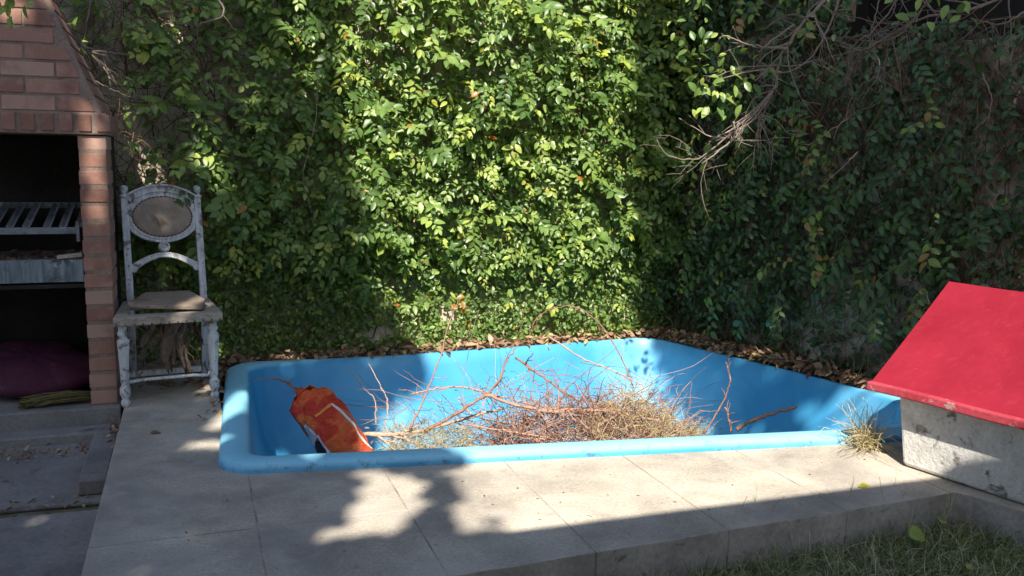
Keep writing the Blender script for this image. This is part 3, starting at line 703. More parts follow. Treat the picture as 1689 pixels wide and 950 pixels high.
# ------------------------------------------------------------------ vines
def bulge(s, z, seed):
    return snoise(s, z, seed, .55, 4)
def vineA():
    vn = empty('climbing_vine', L(1.3, WA-.05, 0), 'glossy green climbing vine covering the sunlit wall behind the pool', 'vine')
    def thick(s, z):
        base = .05+.16*np.clip((z-.35)/.9, 0, 1)
        return base+(.11+.06*np.clip(z, 0, 2))*np.clip(bulge(s, z, 5)+.3, 0, 1.5)
    def gap(s, z):   # bare patch of wall next to the hood, thin lower edge
        k = np.clip(((s+.12+.25*bulge(s, z, 9))-(-.0+.22*np.clip(z-1.0, 0, 1)))/.18, 0, 1)
        return np.where((z > .95), np.maximum(k, .32-.24*np.exp(-((s+.33)**2+(z-1.35)**2)/.05)), 1.)
    # inner layer
    n = 22000; s = rng.uniform(-1.2, 3.42, n); z = rng.uniform(-.02, 2.9, n)
    keep = rng.uniform(size=n) < gap(s, z)*np.where(z < .12, .8, 1); s, z = s[keep], z[keep]; n = len(s)
    lowgap = (bulge(s*1.9, z*1.9, 31) > .72) & (z < .32); s, z = s[~lowgap], z[~lowgap]; n = len(s)
    off = thick(s, z)*rng.uniform(.15, 1, n)**.6
    small = np.clip((.62-z+.1*bulge(s, z, 3))/.25, 0, 1)
    P = E1*s[:, None]+E2*(WA-.01-off)[:, None]+EZ*z[:, None]
    T = E1*rng.normal(0, .75, n)[:, None]-E2*rng.uniform(0, .7, n)[:, None]+EZ*(-.35+rng.normal(0, .5, n))[:, None]
    Nn = -E2*rng.uniform(.3, 1.1, n)[:, None]+EZ*rng.uniform(-.1, 1.1, n)[:, None]+E1*rng.normal(0, .5, n)[:, None]
    Ln = np.where(rng.uniform(size=n) < small, rng.uniform(.026, .042, n), rng.uniform(.038, .068, n))
    tone = np.clip(rng.beta(2.2, 3, n)*.85, 0, .9); yel = rng.uniform(size=n); tone = np.where(yel > .988, rng.uniform(.93, 1, n), tone)
    tone = np.where((yel < .05) & (s > 2.0), rng.uniform(.86, .94, n), tone)
    A = (P, T, Nn, Ln, Ln*rng.uniform(.52, .66, n), tone)
    # appressed small leaves near the foot
    n = 8500; s = rng.uniform(-.1, 3.4, n); z = rng.uniform(.0, .75, n)**1.15
    lg = (bulge(s*1.9, z*1.9, 31) > .72+.3*z); s, z = s[~lg], z[~lg]; n = len(s)
    P = E1*s[:, None]+E2*(WA-.012-rng.uniform(0, .035, n))[:, None]+EZ*z[:, None]
    T = E1*rng.normal(0, .8, n)[:, None]-E2*rng.uniform(.1, .7, n)[:, None]+EZ*rng.normal(-.2, .6, n)[:, None]
    Nn = -E2*1.+EZ*rng.uniform(-.1, .8, n)[:, None]+E1*rng.normal(0, .35, n)[:, None]
    Ln = rng.uniform(.022, .036, n); tone = rng.beta(2.5, 2.5, n)*.85; tone = np.where(rng.uniform(size=n) > .98, rng.uniform(.88, 1, n), tone)
    Bq = (P, T, Nn, Ln, Ln*.62, tone)
    # sprays
    Ps, Ts, Ns, Ls, Ws, Tn, stems = [], [], [], [], [], [], []
    for i in range(1750):
        s0 = rng.uniform(-1.0, 3.38); z0 = rng.uniform(.28, 2.95)
        if rng.uniform() > float(gap(np.array(s0), np.array(z0))): continue
        if z0 < .55 and rng.uniform() < .65: continue
        o0 = float(thick(np.array(s0), np.array(z0)))*rng.uniform(.6, 1.0)
        ln = rng.uniform(.10, .30)*(1.25 if rng.uniform() < .12 else 1)*(.65 if z0 < .7 else 1); K_ = 7
        d = E1*rng.normal(0, .6)-E2*rng.uniform(.25, .9)+EZ*rng.uniform(-.7, .5)
        pts = [L(s0, WA-o0, z0)]; d = unit(d)
        for k in range(K_-1):
            d = unit(d+EZ*-.11+rng.normal(0, .08, 3)); pts.append(pts[-1]+d*ln/(K_-1))
        pts = [p if WA-float(p@E2) > .02 else p-E2*(.02-(WA-float(p@E2))) for p in pts]
        stems.append(pts); big = rng.uniform(.042, .074)*(1.4 if rng.uniform() < .2 else 1)*(1.15 if ln > .27 else 1)*(.8 if z0 < .6 else 1)
        tb = rng.beta(2.5, 2.2)*.85; fresh = rng.uniform() < .13
        nl_ = int(ln/.026)+1; up = unit(-E2*rng.uniform(.5, 1)+EZ*rng.uniform(.35, 1)+E1*rng.normal(0, .3))
        for k in range(nl_+1):
            f = min(.08+k/nl_, 1)*(K_-1); i0 = min(int(f), K_-2); p = pts[i0]+(pts[i0+1]-pts[i0])*(f-i0); td = unit(pts[i0+1]-pts[i0])
            sd = unit(np.cross(td, up)); sg = 1 if k % 2 else -1
            t = unit(td*rng.uniform(.35, .8)+sd*sg*rng.uniform(.6, 1)+EZ*rng.uniform(-.35, .25)) if k < nl_ else td
            Ps.append(p); Ts.append(t); Ns.append(up+rng.normal(0, .22, 3)); l_ = big*rng.uniform(.7, 1.1)*(1 if k < nl_*.75 else .72); Ls.append(l_); Ws.append(l_*rng.uniform(.46, .58))
            v = np.clip(tb+rng.normal(0, .08), 0, .86)
            if fresh and k > nl_*.5: v = rng.uniform(.84, .97)
            if rng.uniform() > .994: v = 1.
            Tn.append(v)
    C_ = (np.array(Ps), np.array(Ts), np.array(Ns), np.array(Ls), np.array(Ws), np.array(Tn))
    Pn, Tq, Nq, Lq, Wq, tq = [np.concatenate([a, b, c]) for a, b, c in zip(A, Bq, C_)]
    ok = ~((Pn@E1 < -.33) & (Pn@E2 < 5.66)); Pn, Tq, Nq, Lq, Wq, tq = [q[ok] for q in (Pn, Tq, Nq, Lq, Wq, tq)]
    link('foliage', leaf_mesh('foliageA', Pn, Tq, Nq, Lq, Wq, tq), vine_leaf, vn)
    # stems: sprays, climbing runners on the plaster, dead net in the bare patch
    K7 = np.array(stems); n = len(K7)
    link('twig', strands('tw', K7, rng.uniform(.0012, .0022, n), rng.uniform(.2, 1, n)), stem_mat, vn).__setitem__('kind', 'stuff')
    n = 900; Pw = np.zeros((n, 10, 3))
    for i in range(n):
        s0 = rng.uniform(-.9, 3.4); z0 = rng.uniform(0, 2.6); o = rng.uniform(.01, .12 if z0 > .5 else .03)
        a = rng.normal(0, .5); ln = rng.uniform(.2, .8)
        for k in range(10):
            Pw[i, k] = L(s0, WA-o, z0); a += rng.normal(0, .28); s0 += math.sin(a)*ln/9; z0 += math.cos(a)*ln/9
    link('runner', strands('rn', Pw, rng.uniform(.0015, .005, n), rng.uniform(0, 1, n)), stem_mat, vn).__setitem__('kind', 'stuff')
    n = 330; Pw = np.zeros((n, 9, 3))
    for i in range(n):
        s0 = rng.uniform(-.75, .25); z0 = rng.uniform(1.0, 2.4); o = rng.uniform(.02, .3); a = rng.uniform(0, 6.28); ln = rng.uniform(.12, .5)
        for k in range(9):
            Pw[i, k] = L(s0, WA-o, z0); a += rng.normal(0, .35); s0 += math.sin(a)*ln/8; z0 += math.cos(a)*ln/8; o = max(.01, o+rng.normal(0, .012))
    link('dead_stem', strands('dd', Pw, rng.uniform(.001, .004, n), rng.uniform(0, .9, n)), stem_mat, vn).__setitem__('kind', 'stuff')
vineA()
def vineB():
    vn = empty('climbing_vine', wallB(2, 0, .05), 'dark shaded climbing vine with thin runners on the right hand wall above the kennel', 'vine')
    def bl(u, z): return snoise(u, z, 21, .7, 4)
    n = 27000; u = rng.uniform(-.15, 4.4, n); z = rng.uniform(.02, 2.8, n); k_ = (z < 2.02) | (u < 1.5); u, z = u[k_], z[k_]; n = len(u)
    dens = np.clip(.72+.55*bl(u*1.2, z*1.2)+.3*np.clip(1.4-u, 0, 1)-.2*np.clip((z-1.5)/.5, 0, 1)*(u > 1.3)-.48*np.clip((u-1.1)/.8, 0, 1)*np.clip((.85-z)/.4, 0, 1), .04, 1)
    k_ = rng.uniform(size=n) < dens; u, z = u[k_], z[k_]; n = len(u)
    off = rng.uniform(.01, 1, n)**1.3*(.05+.12*np.clip(bl(u, z)+.5, 0, 1.3)*np.clip(z/.8, .25, 1))
    P = wb0+WBD*u[:, None]+WBN*off[:, None]+EZ*z[:, None]
    T = WBD*rng.normal(0, .75, n)[:, None]+WBN*rng.uniform(0, .6, n)[:, None]+EZ*(-.5+rng.normal(0, .5, n))[:, None]
    Nn = WBN*rng.uniform(.5, 1.1, n)[:, None]+EZ*rng.uniform(0, .8, n)[:, None]+WBD*rng.normal(0, .35, n)[:, None]
    Ln = rng.uniform(.03, .056, n); tone = rng.beta(2, 2.6, n)*.9; tone = np.where(rng.uniform(size=n) > .985, rng.uniform(.94, 1, n), tone)
    A = [P, T, Nn, Ln, Ln*rng.uniform(.55, .72, n), tone]
    Ps, Ts, Ns, Ls, Ws, Tn, stems = [], [], [], [], [], [], []
    for i in range(620):
        u0 = rng.uniform(-.1, 4.3); z0 = rng.uniform(.4, 2.7)
        if z0 > 1.98 and u0 > 1.4: continue
        if u0 > 1.4 and z0 > 1.45 and rng.uniform() < .6: continue
        ln = rng.uniform(.1, .3); d = unit(WBD*rng.normal(0, .5)+WBN*rng.uniform(.2, .7)+EZ*rng.uniform(-1, .1)); pts = [wallB(u0, z0, rng.uniform(.05, .2))]
        for k in range(6): d = unit(d-EZ*.15+rng.normal(0, .1, 3)); pts.append(pts[-1]+d*ln/6)
        stems.append(pts); up = unit(WBN+EZ*rng.uniform(.2, .9)); nl_ = int(ln/.035)+1; tb = rng.uniform(.3, .9); fresh = rng.uniform() < .16; big = rng.uniform(.045, .075)
        for k in range(nl_+1):
            f = min(.1+k/nl_, 1)*6; i0 = min(int(f), 5); p = pts[i0]+(pts[i0+1]-pts[i0])*(f-i0); td = unit(pts[i0+1]-pts[i0]); sd = unit(np.cross(td, up)); sg = 1 if k % 2 else -1
            Ps.append(p); Ts.append(unit(td*.5+sd*sg*.9-EZ*.2)); Ns.append(up+rng.normal(0, .2, 3)); l_ = big*rng.uniform(.7, 1.1); Ls.append(l_); Ws.append(l_*.56); Tn.append(rng.uniform(.93, 1) if fresh else tb)
    A = [np.concatenate([a, b]) for a, b in zip(A, [np.array(Ps), np.array(Ts), np.array(Ns), np.array(Ls), np.array(Ws), np.array(Tn)])]
    link('foliage', leaf_mesh('foliageB', *A), shade_painted_leaf, vn)
    link('twig', strands('twB', np.array(stems), rng.uniform(.0012, .002, len(stems)), rng.uniform(.2, 1, len(stems))), stem_mat, vn).__setitem__('kind', 'stuff')
    n = 1700; Pw = np.zeros((n, 10, 3))
    for i in range(n):
        u0 = rng.uniform(-.1, 4.4); z0 = rng.uniform(.0, 1.9); o = rng.uniform(.006, .09); a = rng.normal(0, .5); ln = rng.uniform(.2, .9)
        for k in range(10):
            Pw[i, k] = wallB(u0, z0, o); a += rng.normal(0, .3); u0 += math.sin(a)*ln/9; z0 = min(z0+math.cos(a)*ln/9, 2.0)
    link('runner', strands('rnB', Pw, rng.uniform(.0012, .004, n), rng.uniform(0, 1, n)), stem_mat, vn).__setitem__('kind', 'stuff')
vineB()

# ------------------------------------------------------------------ unseen shading trees, out of frame; crown leaves set where their shadow should fall
AX = np.array([.9994, -.035, 0]); WX = np.array([.035, .9994, 0]); UPV = -WX*-math.sin(SUN_EL)+EZ*math.cos(SUN_EL)   # sun-view axes
def from_ab(a, b, t): return AX*a+UPV*b+TOSUN*t
LB = np.array([(1.6, -.0), (2.1, -.08), (2.2, -.12), (2.35, -.27), (2.5, -.36), (2.58, -.44), (2.62, -.30), (2.7, -.34), (2.8, -.8), (3.3, -1.0), (3.74, -1.04), (4.04, -.75), (4.19, -.81), (4.44, -1.0), (4.73, -1.18), (5.09, -1.28), (6.6, -1.3)])
litL = [(-.56, 2.32, .15, .24), (-.66, 2.52, .12, .07), (-.23, 2.28, .085, .17), (-.68, 2.10, .10, .05), (-.6, 2.2, .1, .1), (-1.47, 2.76, .13, .07), (-1.52, 3.15, .09, .25), (-1.38, 2.6, .05, .04), (-2.2, 3.95, .06, .25), (-1.83, 3.6, .06, .3),
        (-2.05, 4.0, .06, .1), (-2.4, 4.66, .12, .16), (-1.92, 4.57, .10, .12), (-1.45, 5.3, .14, .17), (-2.56, 4.45, .12, .07), (-1.6, 4.0, .1, .08), (-.95, 2.66, .07, .05), (-1.1, 4.5, .1, .06), (-1.75, 5.0, .08, .08), (-2.2, 5.3, .1, .1)]
RB = np.array([(3.1, .99), (3.6, .93), (4.07, .98), (4.64, .80), (4.79, .72), (5.3, .60), (6.6, .58)])
litR = [(1.42, 4.24, .12, .045), (2.25, 3.55, .1, .05), (1.1, 3.9, .04, .1), (1.6, 3.75, .05, .05), (1.2, 5.6, .05, .06), (1.0, 5.5, .07, .07)]
def crown(name, label, nn, shade, tfun, size, trunk_at, limbs, seed):
    r = np.random.default_rng(seed); pts = []
    while len(pts) < nn:
        a = r.uniform(-4.2, 4.6); b = r.uniform(1.4, 6.5)
        if not shade(a, b, r): continue
        pts.append(from_ab(a, b, tfun(a, b, r)))
    P = np.array(pts); T = r.normal(size=P.shape); T[:, 2] -= .5; Nn = TOSUN*1.2+r.normal(0, .45, P.shape)
    Ln = r.uniform(size*.75, size*1.15, len(P))
    root = empty(name, trunk_at, label, 'tree')
    link('crown', leaf_mesh(name, P-T*Ln[:, None]*.5/np.linalg.norm(T, axis=1, keepdims=True), T, Nn, Ln, Ln*.62, r.uniform(0, 1, len(P))), tree_leaf, root)
    m = MB(); top = np.array(limbs[0])
    m.tube(spline([trunk_at, np.array(trunk_at)*.4+top*.6+np.array([.1, .05, 0]), top], 5), list(np.linspace(.13, .07, 11)), 10)
    for q in limbs[1:]:
        q = np.array(q); mid = (top+q)/2+np.array([0, 0, .2]); m.tube(spline([top, mid, q], 4), list(np.linspace(.035, .010, 9)), 7)
    m.build('trunk', bark, root, smooth=True)
def shL(a, b, r):
    lim = float(np.interp(b, LB[:, 0], LB[:, 1]))
    if a > lim: return False
    for (x, y, p, q) in litL:
        if ((a-x)/p)**2+((b-y)/q)**2 < 1: return False
    if b < 1.7+.25*a: return False
    return True
def shR(a, b, r):
    if a < float(np.interp(b, RB[:, 0], RB[:, 1])): return False
    low = float(np.interp(a, [.9, 1.42, 1.6, 4.5], [3.1, 3.15, 3.72, 3.72]))
    if b < low: return False
    for (x, y, p, q) in litR:
        if ((a-x)/p)**2+((b-y)/q)**2 < 1: return False
    return True
crown('garden_tree', 'unseen leafy tree to the left behind the camera, its crown shaped to shade the chair and grill', 26000, shL, lambda a, b, r: 5.0+r.uniform(0, 1.6)+.2*a*0, .135, (-4.4, -.6, -.15),
      [(-3.4, .0, 3.4), from_ab(-1.2, 4.8, 5.8), from_ab(-2.6, 3.2, 5.8), from_ab(-1.6, 2.9, 5.8), from_ab(-3.3, 4.8, 5.8), from_ab(-2.4, 5.6, 5.8)], 3)
crown('garden_tree', 'unseen leafy tree to the right beyond the frame, its crown shaped to shade the right hand wall', 18000, shR, lambda a, b, r: 4.2+r.uniform(0, 1.4), .11, (4.6, 1.2, -.15),
      [(3.6, 1.4, 3.6), from_ab(1.3, 4.6, 4.9), from_ab(1.5, 3.6, 4.9), from_ab(2.4, 3.9, 4.9), from_ab(3.1, 5.0, 4.9), from_ab(1.6, 5.6, 4.9)], 4)

# ------------------------------------------------------------------ branches
def grow(m, pts, r0, r1, subs=0, sublen=.2, depth=1, tone=None, wob=.3, grav=0., side=None, n=6):
    sp = spline(pts, 7); sp = [q+rng.normal(0, .0014+r0*.16, 3)*(0 if k in (0, len(sp)-1) else 1) for k, q in enumerate(sp)]; rad = [q*(1.35 if rng.uniform() < .18 else rng.uniform(.88, 1.08)) for q in np.linspace(r0, r1, len(sp))]; tn = rng.uniform(.2, .9) if tone is None else tone
    m.tube(sp, rad, n, tone=tn)
    for i in range(subs):
        k = int(rng.uniform(.15, .98)*(len(sp)-1)); t = unit(sp[min(k+1, len(sp)-1)]-sp[max(k-1, 0)])
        d = unit(t*rng.uniform(.3, .9)+rng.normal(0, .55, 3)+(0 if side is None else side)); ln = sublen*rng.uniform(.5, 1.2)
        q = walk(sp[k], d, ln, 6, wob, grav); rr = rad[k]*.55
        m.tube(q, list(np.linspace(max(rr, .0012), .0009, 6)), 5, tone=tn)
        if depth > 0:
            for j in range(3):
                kk = rng.integers(1, 6); q2 = walk(q[kk], unit(d+rng.normal(0, .7, 3)), ln*.4, 4, wob, grav); m.tube(q2, list(np.linspace(max(rr*.5, .001), .0008, 4)), 4, tone=tn)
def branch(name, label, px, r0, r1, **k):
    m = MB(); r0 *= 1.1; r1 *= 1.1; grow(m, [gy(u, v, y) for u, v, y in px], r0, r1, **k); return tag(m.build(name, twig_mat, smooth=True), label, 'branch', 'pruned branches lying in the pool')
branch('cut_branch', 'long brown pruned branch running from the orange bag to the twig heap', [(575, 716, 4.45), (650, 716, 4.5), (700, 708, 4.55), (760, 692, 4.65), (830, 674, 4.75)], .011, .006, subs=9, sublen=.22)
branch('cut_branch', 'pale curved branch rising from the straw tuft towards the top of the pool wall', [(700, 712, 4.5), (780, 665, 4.6), (818, 635, 4.7), (836, 595, 4.8), (858, 565, 4.9)], .008, .003, subs=6, sublen=.15)
branch('cut_branch', 'thin upright branch with an orange leafy tip beside the straw tuft', [(676, 708, 4.5), (700, 655, 4.5), (722, 600, 4.5), (738, 545, 4.5), (757, 492, 4.5)], .005, .0018, subs=4, sublen=.12)
branch('cut_branch', 'thick grey brown branch lying across the top of the twig heap', [(800, 652, 4.6), (868, 672, 4.6), (912, 678, 4.62), (985, 676, 4.66), (1100, 696, 4.7)], .009, .006, subs=10, sublen=.2)
branch('cut_branch', 'arching branch spanning the sunlit pool wall left of the twig heap', [(680, 650, 4.9), (720, 641, 4.9), (770, 640, 4.85), (830, 655, 4.8), (880, 668, 4.7)], .005, .004, subs=6, sublen=.16)
branch('cut_branch', 'thin branch slanting down over the pool wall above the twig heap', [(905, 555, 5.2), (960, 590, 5.1), (1000, 607, 5.0), (1040, 625, 4.9), (1080, 650, 4.8)], .004, .003, subs=6, sublen=.2)
branch('cut_branch', 'branch crossing diagonally in front of the sunlit far pool wall', [(850, 590, 5.1), (880, 610, 5.0), (920, 640, 4.9), (960, 665, 4.8)], .006, .005, subs=5, sublen=.2)
branch('cut_branch', 'looping wiry branch above the far pool rim against the vine', [(1045, 640, 4.9), (1025, 590, 5.0), (985, 530, 5.1), (940, 505, 5.2), (890, 520, 5.2), (870, 560, 5.1)], .004, .0015, subs=3, sublen=.12)
branch('cut_branch', 'tall bare twig standing up at the right end of the twig heap', [(1160, 716, 4.35), (1188, 672, 4.35), (1203, 635, 4.35), (1202, 612, 4.35), (1197, 597, 4.35)], .0045, .002, subs=4, sublen=.09, depth=0)
branch('cut_branch', 'short thick sawn branch resting on the near pool rim at the right', [(1215, 708, 4.25), (1240, 694, 4.27), (1275, 682, 4.3), (1312, 672, 4.33)], .009, .007, subs=2, sublen=.06, depth=0)
branch('cut_branch', 'forked stub leaning against the near rim between the two right hand twigs', [(1205, 712, 4.2), (1202, 690, 4.2), (1195, 672, 4.2)], .005, .003, subs=5, sublen=.08, depth=0)
branch('cut_branch', 'slender wavy twig standing against the shaded left pool wall', [(620, 700, 4.9), (618, 660, 4.95), (600, 640, 5.0), (575, 605, 5.1)], .003, .0015, subs=2, sublen=.1, depth=0)
branch('cut_branch', 'slender curved twig standing at the edge of the sunlit pool wall', [(632, 715, 4.8), (640, 672, 4.85), (630, 640, 4.9), (608, 600, 5.0)], .003, .0018, subs=2, sublen=.1, depth=0)
branch('cut_branch', 'broken twig crossing the front of the twig heap', [(770, 700, 4.5), (840, 712, 4.45), (900, 722, 4.4), (870, 725, 4.4)], .005, .003, subs=6, sublen=.12)
bt = branch('cut_branch', 'dark drooping twig poking out of the mouth of the orange bag', [(490, 660, 4.62), (487, 642, 4.62), (470, 630, 4.64), (440, 625, 4.68), (412, 627, 4.72)], .007, .002, subs=6, sublen=.07, depth=0)

# twig heap, straw heap, straw tuft
def heap(name, label, boxes, mat, r0, r1, lmin, lmax, curl, kind='stuff', toneR=(0, 1)):
    out = []
    for (u0, u1, top0, top1, y0, y1, n) in boxes:
        for i in range(n):
            f = rng.uniform(); u = u0+(u1-u0)*f; y = rng.uniform(y0, y1); vt = top0+(top1-top0)*f if np.isscalar(top0) else float(np.interp(f, np.linspace(0, 1, len(top0)), top0))
            zt = gy(u, vt, (y0+y1)/2)[2]; q = gy(u, 640, y); h = -.5+(zt+.5)*rng.uniform(.25, 1)**.55*(1-.8*abs((y-(y0+y1)/2)/(y1-y0))**2)
            d = rng.normal(size=3)*(1, 1, .45); out.append(walk((q[0], y, h), d, rng.uniform(lmin, lmax), 7, curl, 0))
    P = np.array(out); n = len(P)
    o = link(name, strands(name, P, rng.uniform(r0, r1, n), rng.uniform(*toneR, n)), mat); return tag(o, label, 'pile', None, kind)
heap('twig_heap', 'tangled heap of thin reddish brown twigs inside the pool', [(812, 1120, (705, 682, 670, 668, 680, 705), None, 4.35, 5.05, 1400)], twig_mat, .0012, .0042, .12, .42, .5)
heap('straw_heap', 'heap of dry yellowish grass on the right side of the twigs in the pool', [(960, 1165, (695, 668, 652, 652, 676, 704, 720), None, 4.4, 5.0, 1500)], straw_mat, .0009, .0024, .08, .24, 1.1)
heap('straw_tuft', 'small tuft of straw and dead leaves near the orange bag in the pool', [(640, 790, (712, 692, 702, 712), None, 4.3, 4.8, 900)], straw_mat, .0009, .0022, .07, .2, .7)
heap('loose_twigs', 'thin loose prunings standing and lying between the straw tuft and the twig heap', [(640, 1120, (650, 640, 625, 610, 600, 590, 600, 660), None, 4.5, 5.2, 110)], twig_mat, .0012, .003, .3, .65, .22)
# dead leaves in heaps
P = []
for i in range(700):
    u = rng.uniform(600, 1120); y = rng.uniform(4.3, 5.0); q = gy(u, 640, y); P.append((q[0], q[1], rng.uniform(-.5, -.22)))
for i in range(160):
    u = rng.uniform(425, 600); y = rng.uniform(3.9, 4.2); q = gy(u, 640, y); P.append((q[0], q[1], rng.uniform(-.53, -.30 if u < 520 else -.2)))
P = np.array(P); n = len(P); T = rng.normal(size=(n, 3)); T[:, 2] *= .5
lf = link('dead_leaves', leaf_mesh('dl', P, T, rng.normal(0, .6, (n, 3))+EZ, rng.uniform(.015, .035, n), rng.uniform(.006, .016, n), rng.uniform(0, 1, n)), dead_leaf); tag(lf, 'brown dead leaves scattered through the twigs in the pool', 'dead leaves', None, 'stuff')

# ------------------------------------------------------------------ orange bag
def bag():
    top = gy(502, 655, 4.62); bot = gy(585, 775, 4.28); ax = unit(bot-top); ln = np.linalg.norm(bot-top)+.12
    vw = unit(CAM-(top+bot)/2); sd = unit(np.cross(ax, vw)); fr_ = np.cross(sd, ax)
    if np.dot(fr_, vw) < 0: fr_ = -fr_
    if sd[0] < 0: sd = -sd
    n, K_ = 40, 22; vs = []; r = np.random.default_rng(5)
    for i in range(K_):
        f = i/(K_-1); w_ = np.interp(f, [0, .05, .15, .4, .7, 1], [.075, .105, .118, .118, .115, .13]); dp = np.interp(f, [0, .1, .3, .7, 1], [.05, .06, .08, .085, .07])
        c = top+ax*ln*f+sd*.025*math.sin(f*4)
        for k in range(n):
            a = 2*math.pi*k/n; ca, sa = math.cos(a), math.sin(a); crease = 1+.07*math.sin(5*a+f*9)+.06*math.sin(9*a-f*17+1)*math.sin(f*8)+.02*math.sin(17*a+f*31)
            q = c+sd*w_*np.sign(ca)*abs(ca)**.75*crease+fr_*dp*np.sign(sa)*abs(sa)**.8*crease
            if i == 0: q = q+ax*(.02*math.sin(3*a)+.015*math.sin(7*a))
            vs.append(q)
    fs = [(i*n+k, i*n+(k+1) % n, (i+1)*n+(k+1) % n, (i+1)*n+k) for i in range(K_-1) for k in range(n)]
    root = empty('plastic_bag', bot, 'crumpled orange plastic bag stuffed with prunings leaning in the left end of the pool', 'bag')
    m, t, b = nodes('orange_plastic')
    g = t.nodes.new('ShaderNodeTexCoord'); mp = t.nodes.new('ShaderNodeMapping'); t.links.new(g.outputs['Object'], mp.inputs[0])
    c = mixc(t, ramp(t, noise(t, 9, 4, .6, .8), [(.4, 0.), (.6, 1.)]), (.86, .10, .03), (.9, .2, .04))
    c = mixc(t, ramp(t, noise(t, 5, 2, .5, .4), [(.58, 0.), (.62, 1.)]), c, (.74, .05, .02))
    t.links.new(c, b.inputs['Base Color']); b.inputs['Roughness'].default_value = .34; bump(t, b, noise(t, 26, 5, .6, 1.5), .03, 1.)
    mm = MB(); mm.add(vs, fs); body = mm.build('body', m, root, smooth=True); so_ = body.modifiers.new('s', 'SOLIDIFY'); so_.thickness = .002
    V = np.array(vs).reshape(K_, n, 3)
    # printed shapes lie 2 mm proud of the bag surface, following its folds
    def patch(name, fn, mat_, lift=.0025, res=(220, 260)):
        vs2 = []; fs2 = []; idx = {}
        def at_(x, f):   # x angle fraction 0..1 around, f along
            fi = f*(K_-1); i0 = min(int(fi), K_-2); ki = x*n; k0 = int(ki) % n; k1 = (k0+1) % n; a, b2 = fi-i0, ki-int(ki)
            return (V[i0, k0]*(1-b2)+V[i0, k1]*b2)*(1-a)+(V[i0+1, k0]*(1-b2)+V[i0+1, k1]*b2)*a
        X, Y = res
        for i in range(X):
            for j in range(Y):
                if fn((i+.5)/X, (j+.5)/Y):
                    q = []
                    for (di, dj) in ((0, 0), (1, 0), (1, 1), (0, 1)):
                        key = (i+di, j+dj)
                        if key not in idx:
                            p = at_(key[0]/X % 1, min(key[1]/Y, 1)); cc = top+ax*ln*key[1]/Y; o_ = p-cc; o_ = unit(o_-ax*np.dot(o_, ax)); idx[key] = len(vs2); vs2.append(p+o_*lift)
                        q.append(idx[key])
                    fs2.append(tuple(q))
        if fs2:
            pm = MB(); pm.add(vs2, fs2); pm.build(name, mat_, root, smooth=True)
    white = surf('white_print', (.55, .57, .6), (.7, .72, .74), 9, 60, [(30., .6, (.4, .38, .38), .1)], rough=.5)
    black = surf('black_print', (.012, .012, .018), (.03, .03, .035), 9, 60, rough=.4)
    orange = surf('light_orange_print', (.75, .2, .03), (.8, .28, .05), 9, 60, rough=.4)
    # angle fraction: 0 = +sd (right), .25 = front, .5 = left
    patch('white_panel', lambda x, f: (.375+.03*math.sin(f*11) < x < .50 and .29 < f < .46+.01*math.sin(x*60)) or (.325 < x < .352+.006*math.sin(f*50) and .45 < f < .72), white)
    patch('black_panel', lambda x, f: .355+.008*math.sin(f*40) < x < .72 and .47+.02*math.sin(x*40) < f < .98, black, .0035)
    patch('white_line', lambda x, f: abs(x-(.17-.10*(f-.3)/.45)) < .009 and .28 < f < .74, white)
    patch('white_line', lambda x, f: abs(f-(.74-(x-.07)*.9)) < .010 and .02 < x < .075, white)
    patch('orange_band', lambda x, f: .18 < x < .28 and abs(f-.29) < .012, orange)
    patch('text_lines', lambda x, f: .12 < x < .33 and .72 < f < .86 and int(f*170) % 3 == 0 and math.sin(x*300+f*900) > -.5, surf('faded_print', (.62, .2, .12), (.66, .26, .16)), .003, (120, 170))
    mt = MB(); c0_ = top+ax*.02
    mt.add([c0_+sd*.10-fr_*.03, c0_-sd*.07-fr_*.02+ax*.02, c0_-sd*.05+fr_*.06-ax*.01, c0_+sd*.06+fr_*.065-ax*.02, c0_+sd*.0+fr_*.02-ax*.05], [(0, 1, 4), (1, 2, 4), (2, 3, 4), (3, 0, 4)]); f_ = mt.build('torn_flap', m, root); f_.modifiers.new('s', 'SOLIDIFY').thickness = .002
bag()

# ------------------------------------------------------------------ litter and grass
P = []
for k in seq:
    pass
def litter_at(n, edge0, edge1, width, zz):
    out = []
    for i in range(n):
        f = rng.uniform(); a = np.array(edge0)+(np.array(edge1)-edge0)*f; nrm = np.array([-(edge1[1]-edge0[1]), edge1[0]-edge0[0]]); nrm = nrm/np.linalg.norm(nrm)
        q = a+nrm*rng.uniform(.0, 1)**1.2*width; out.append((q[0], q[1], zz+rng.uniform(0, .05)))
    return out
P += litter_at(800, (1.0, 6.40), (-1.68, 5.24), -.17, .0)
P = [p for p in P]
Q1 = [(2.25, 4.72), (1.79, 5.38), (1.35, 5.99), (1.03, 6.44)]
for a, b in zip(Q1[:-1], Q1[1:]): P += litter_at(2300, a, b, -.30, .01)
P = np.array(P)
# keep only those outside the pool outline
def inside(pt, poly):
    c = False; j = len(poly)-1
    for i in range(len(poly)):
        if (poly[i][1] > pt[1]) != (poly[j][1] > pt[1]) and pt[0] < (poly[j][0]-poly[i][0])*(pt[1]-poly[i][1])/(poly[j][1]-poly[i][1])+poly[i][0]: c = not c
        j = i
    return c
INN = ring(.008, RAD)
P = np.array([p for p in P if not inside(p, INN) and p@E2 < WA-.01 and (p-wb0)@WBN > .01]); n = len(P)
T = rng.normal(size=(n, 3)); T[:, 2] *= .35
o = link('leaf_litter', leaf_mesh('lit', P, T, rng.normal(0, .5, (n, 3))+EZ, rng.uniform(.03, .075, n), rng.uniform(.015, .038, n), rng.uniform(0, 1, n), droop=.25), dead_leaf)
tag(o, 'brown fallen leaves along the foot of both walls behind the pool', 'leaf litter', None, 'stuff')
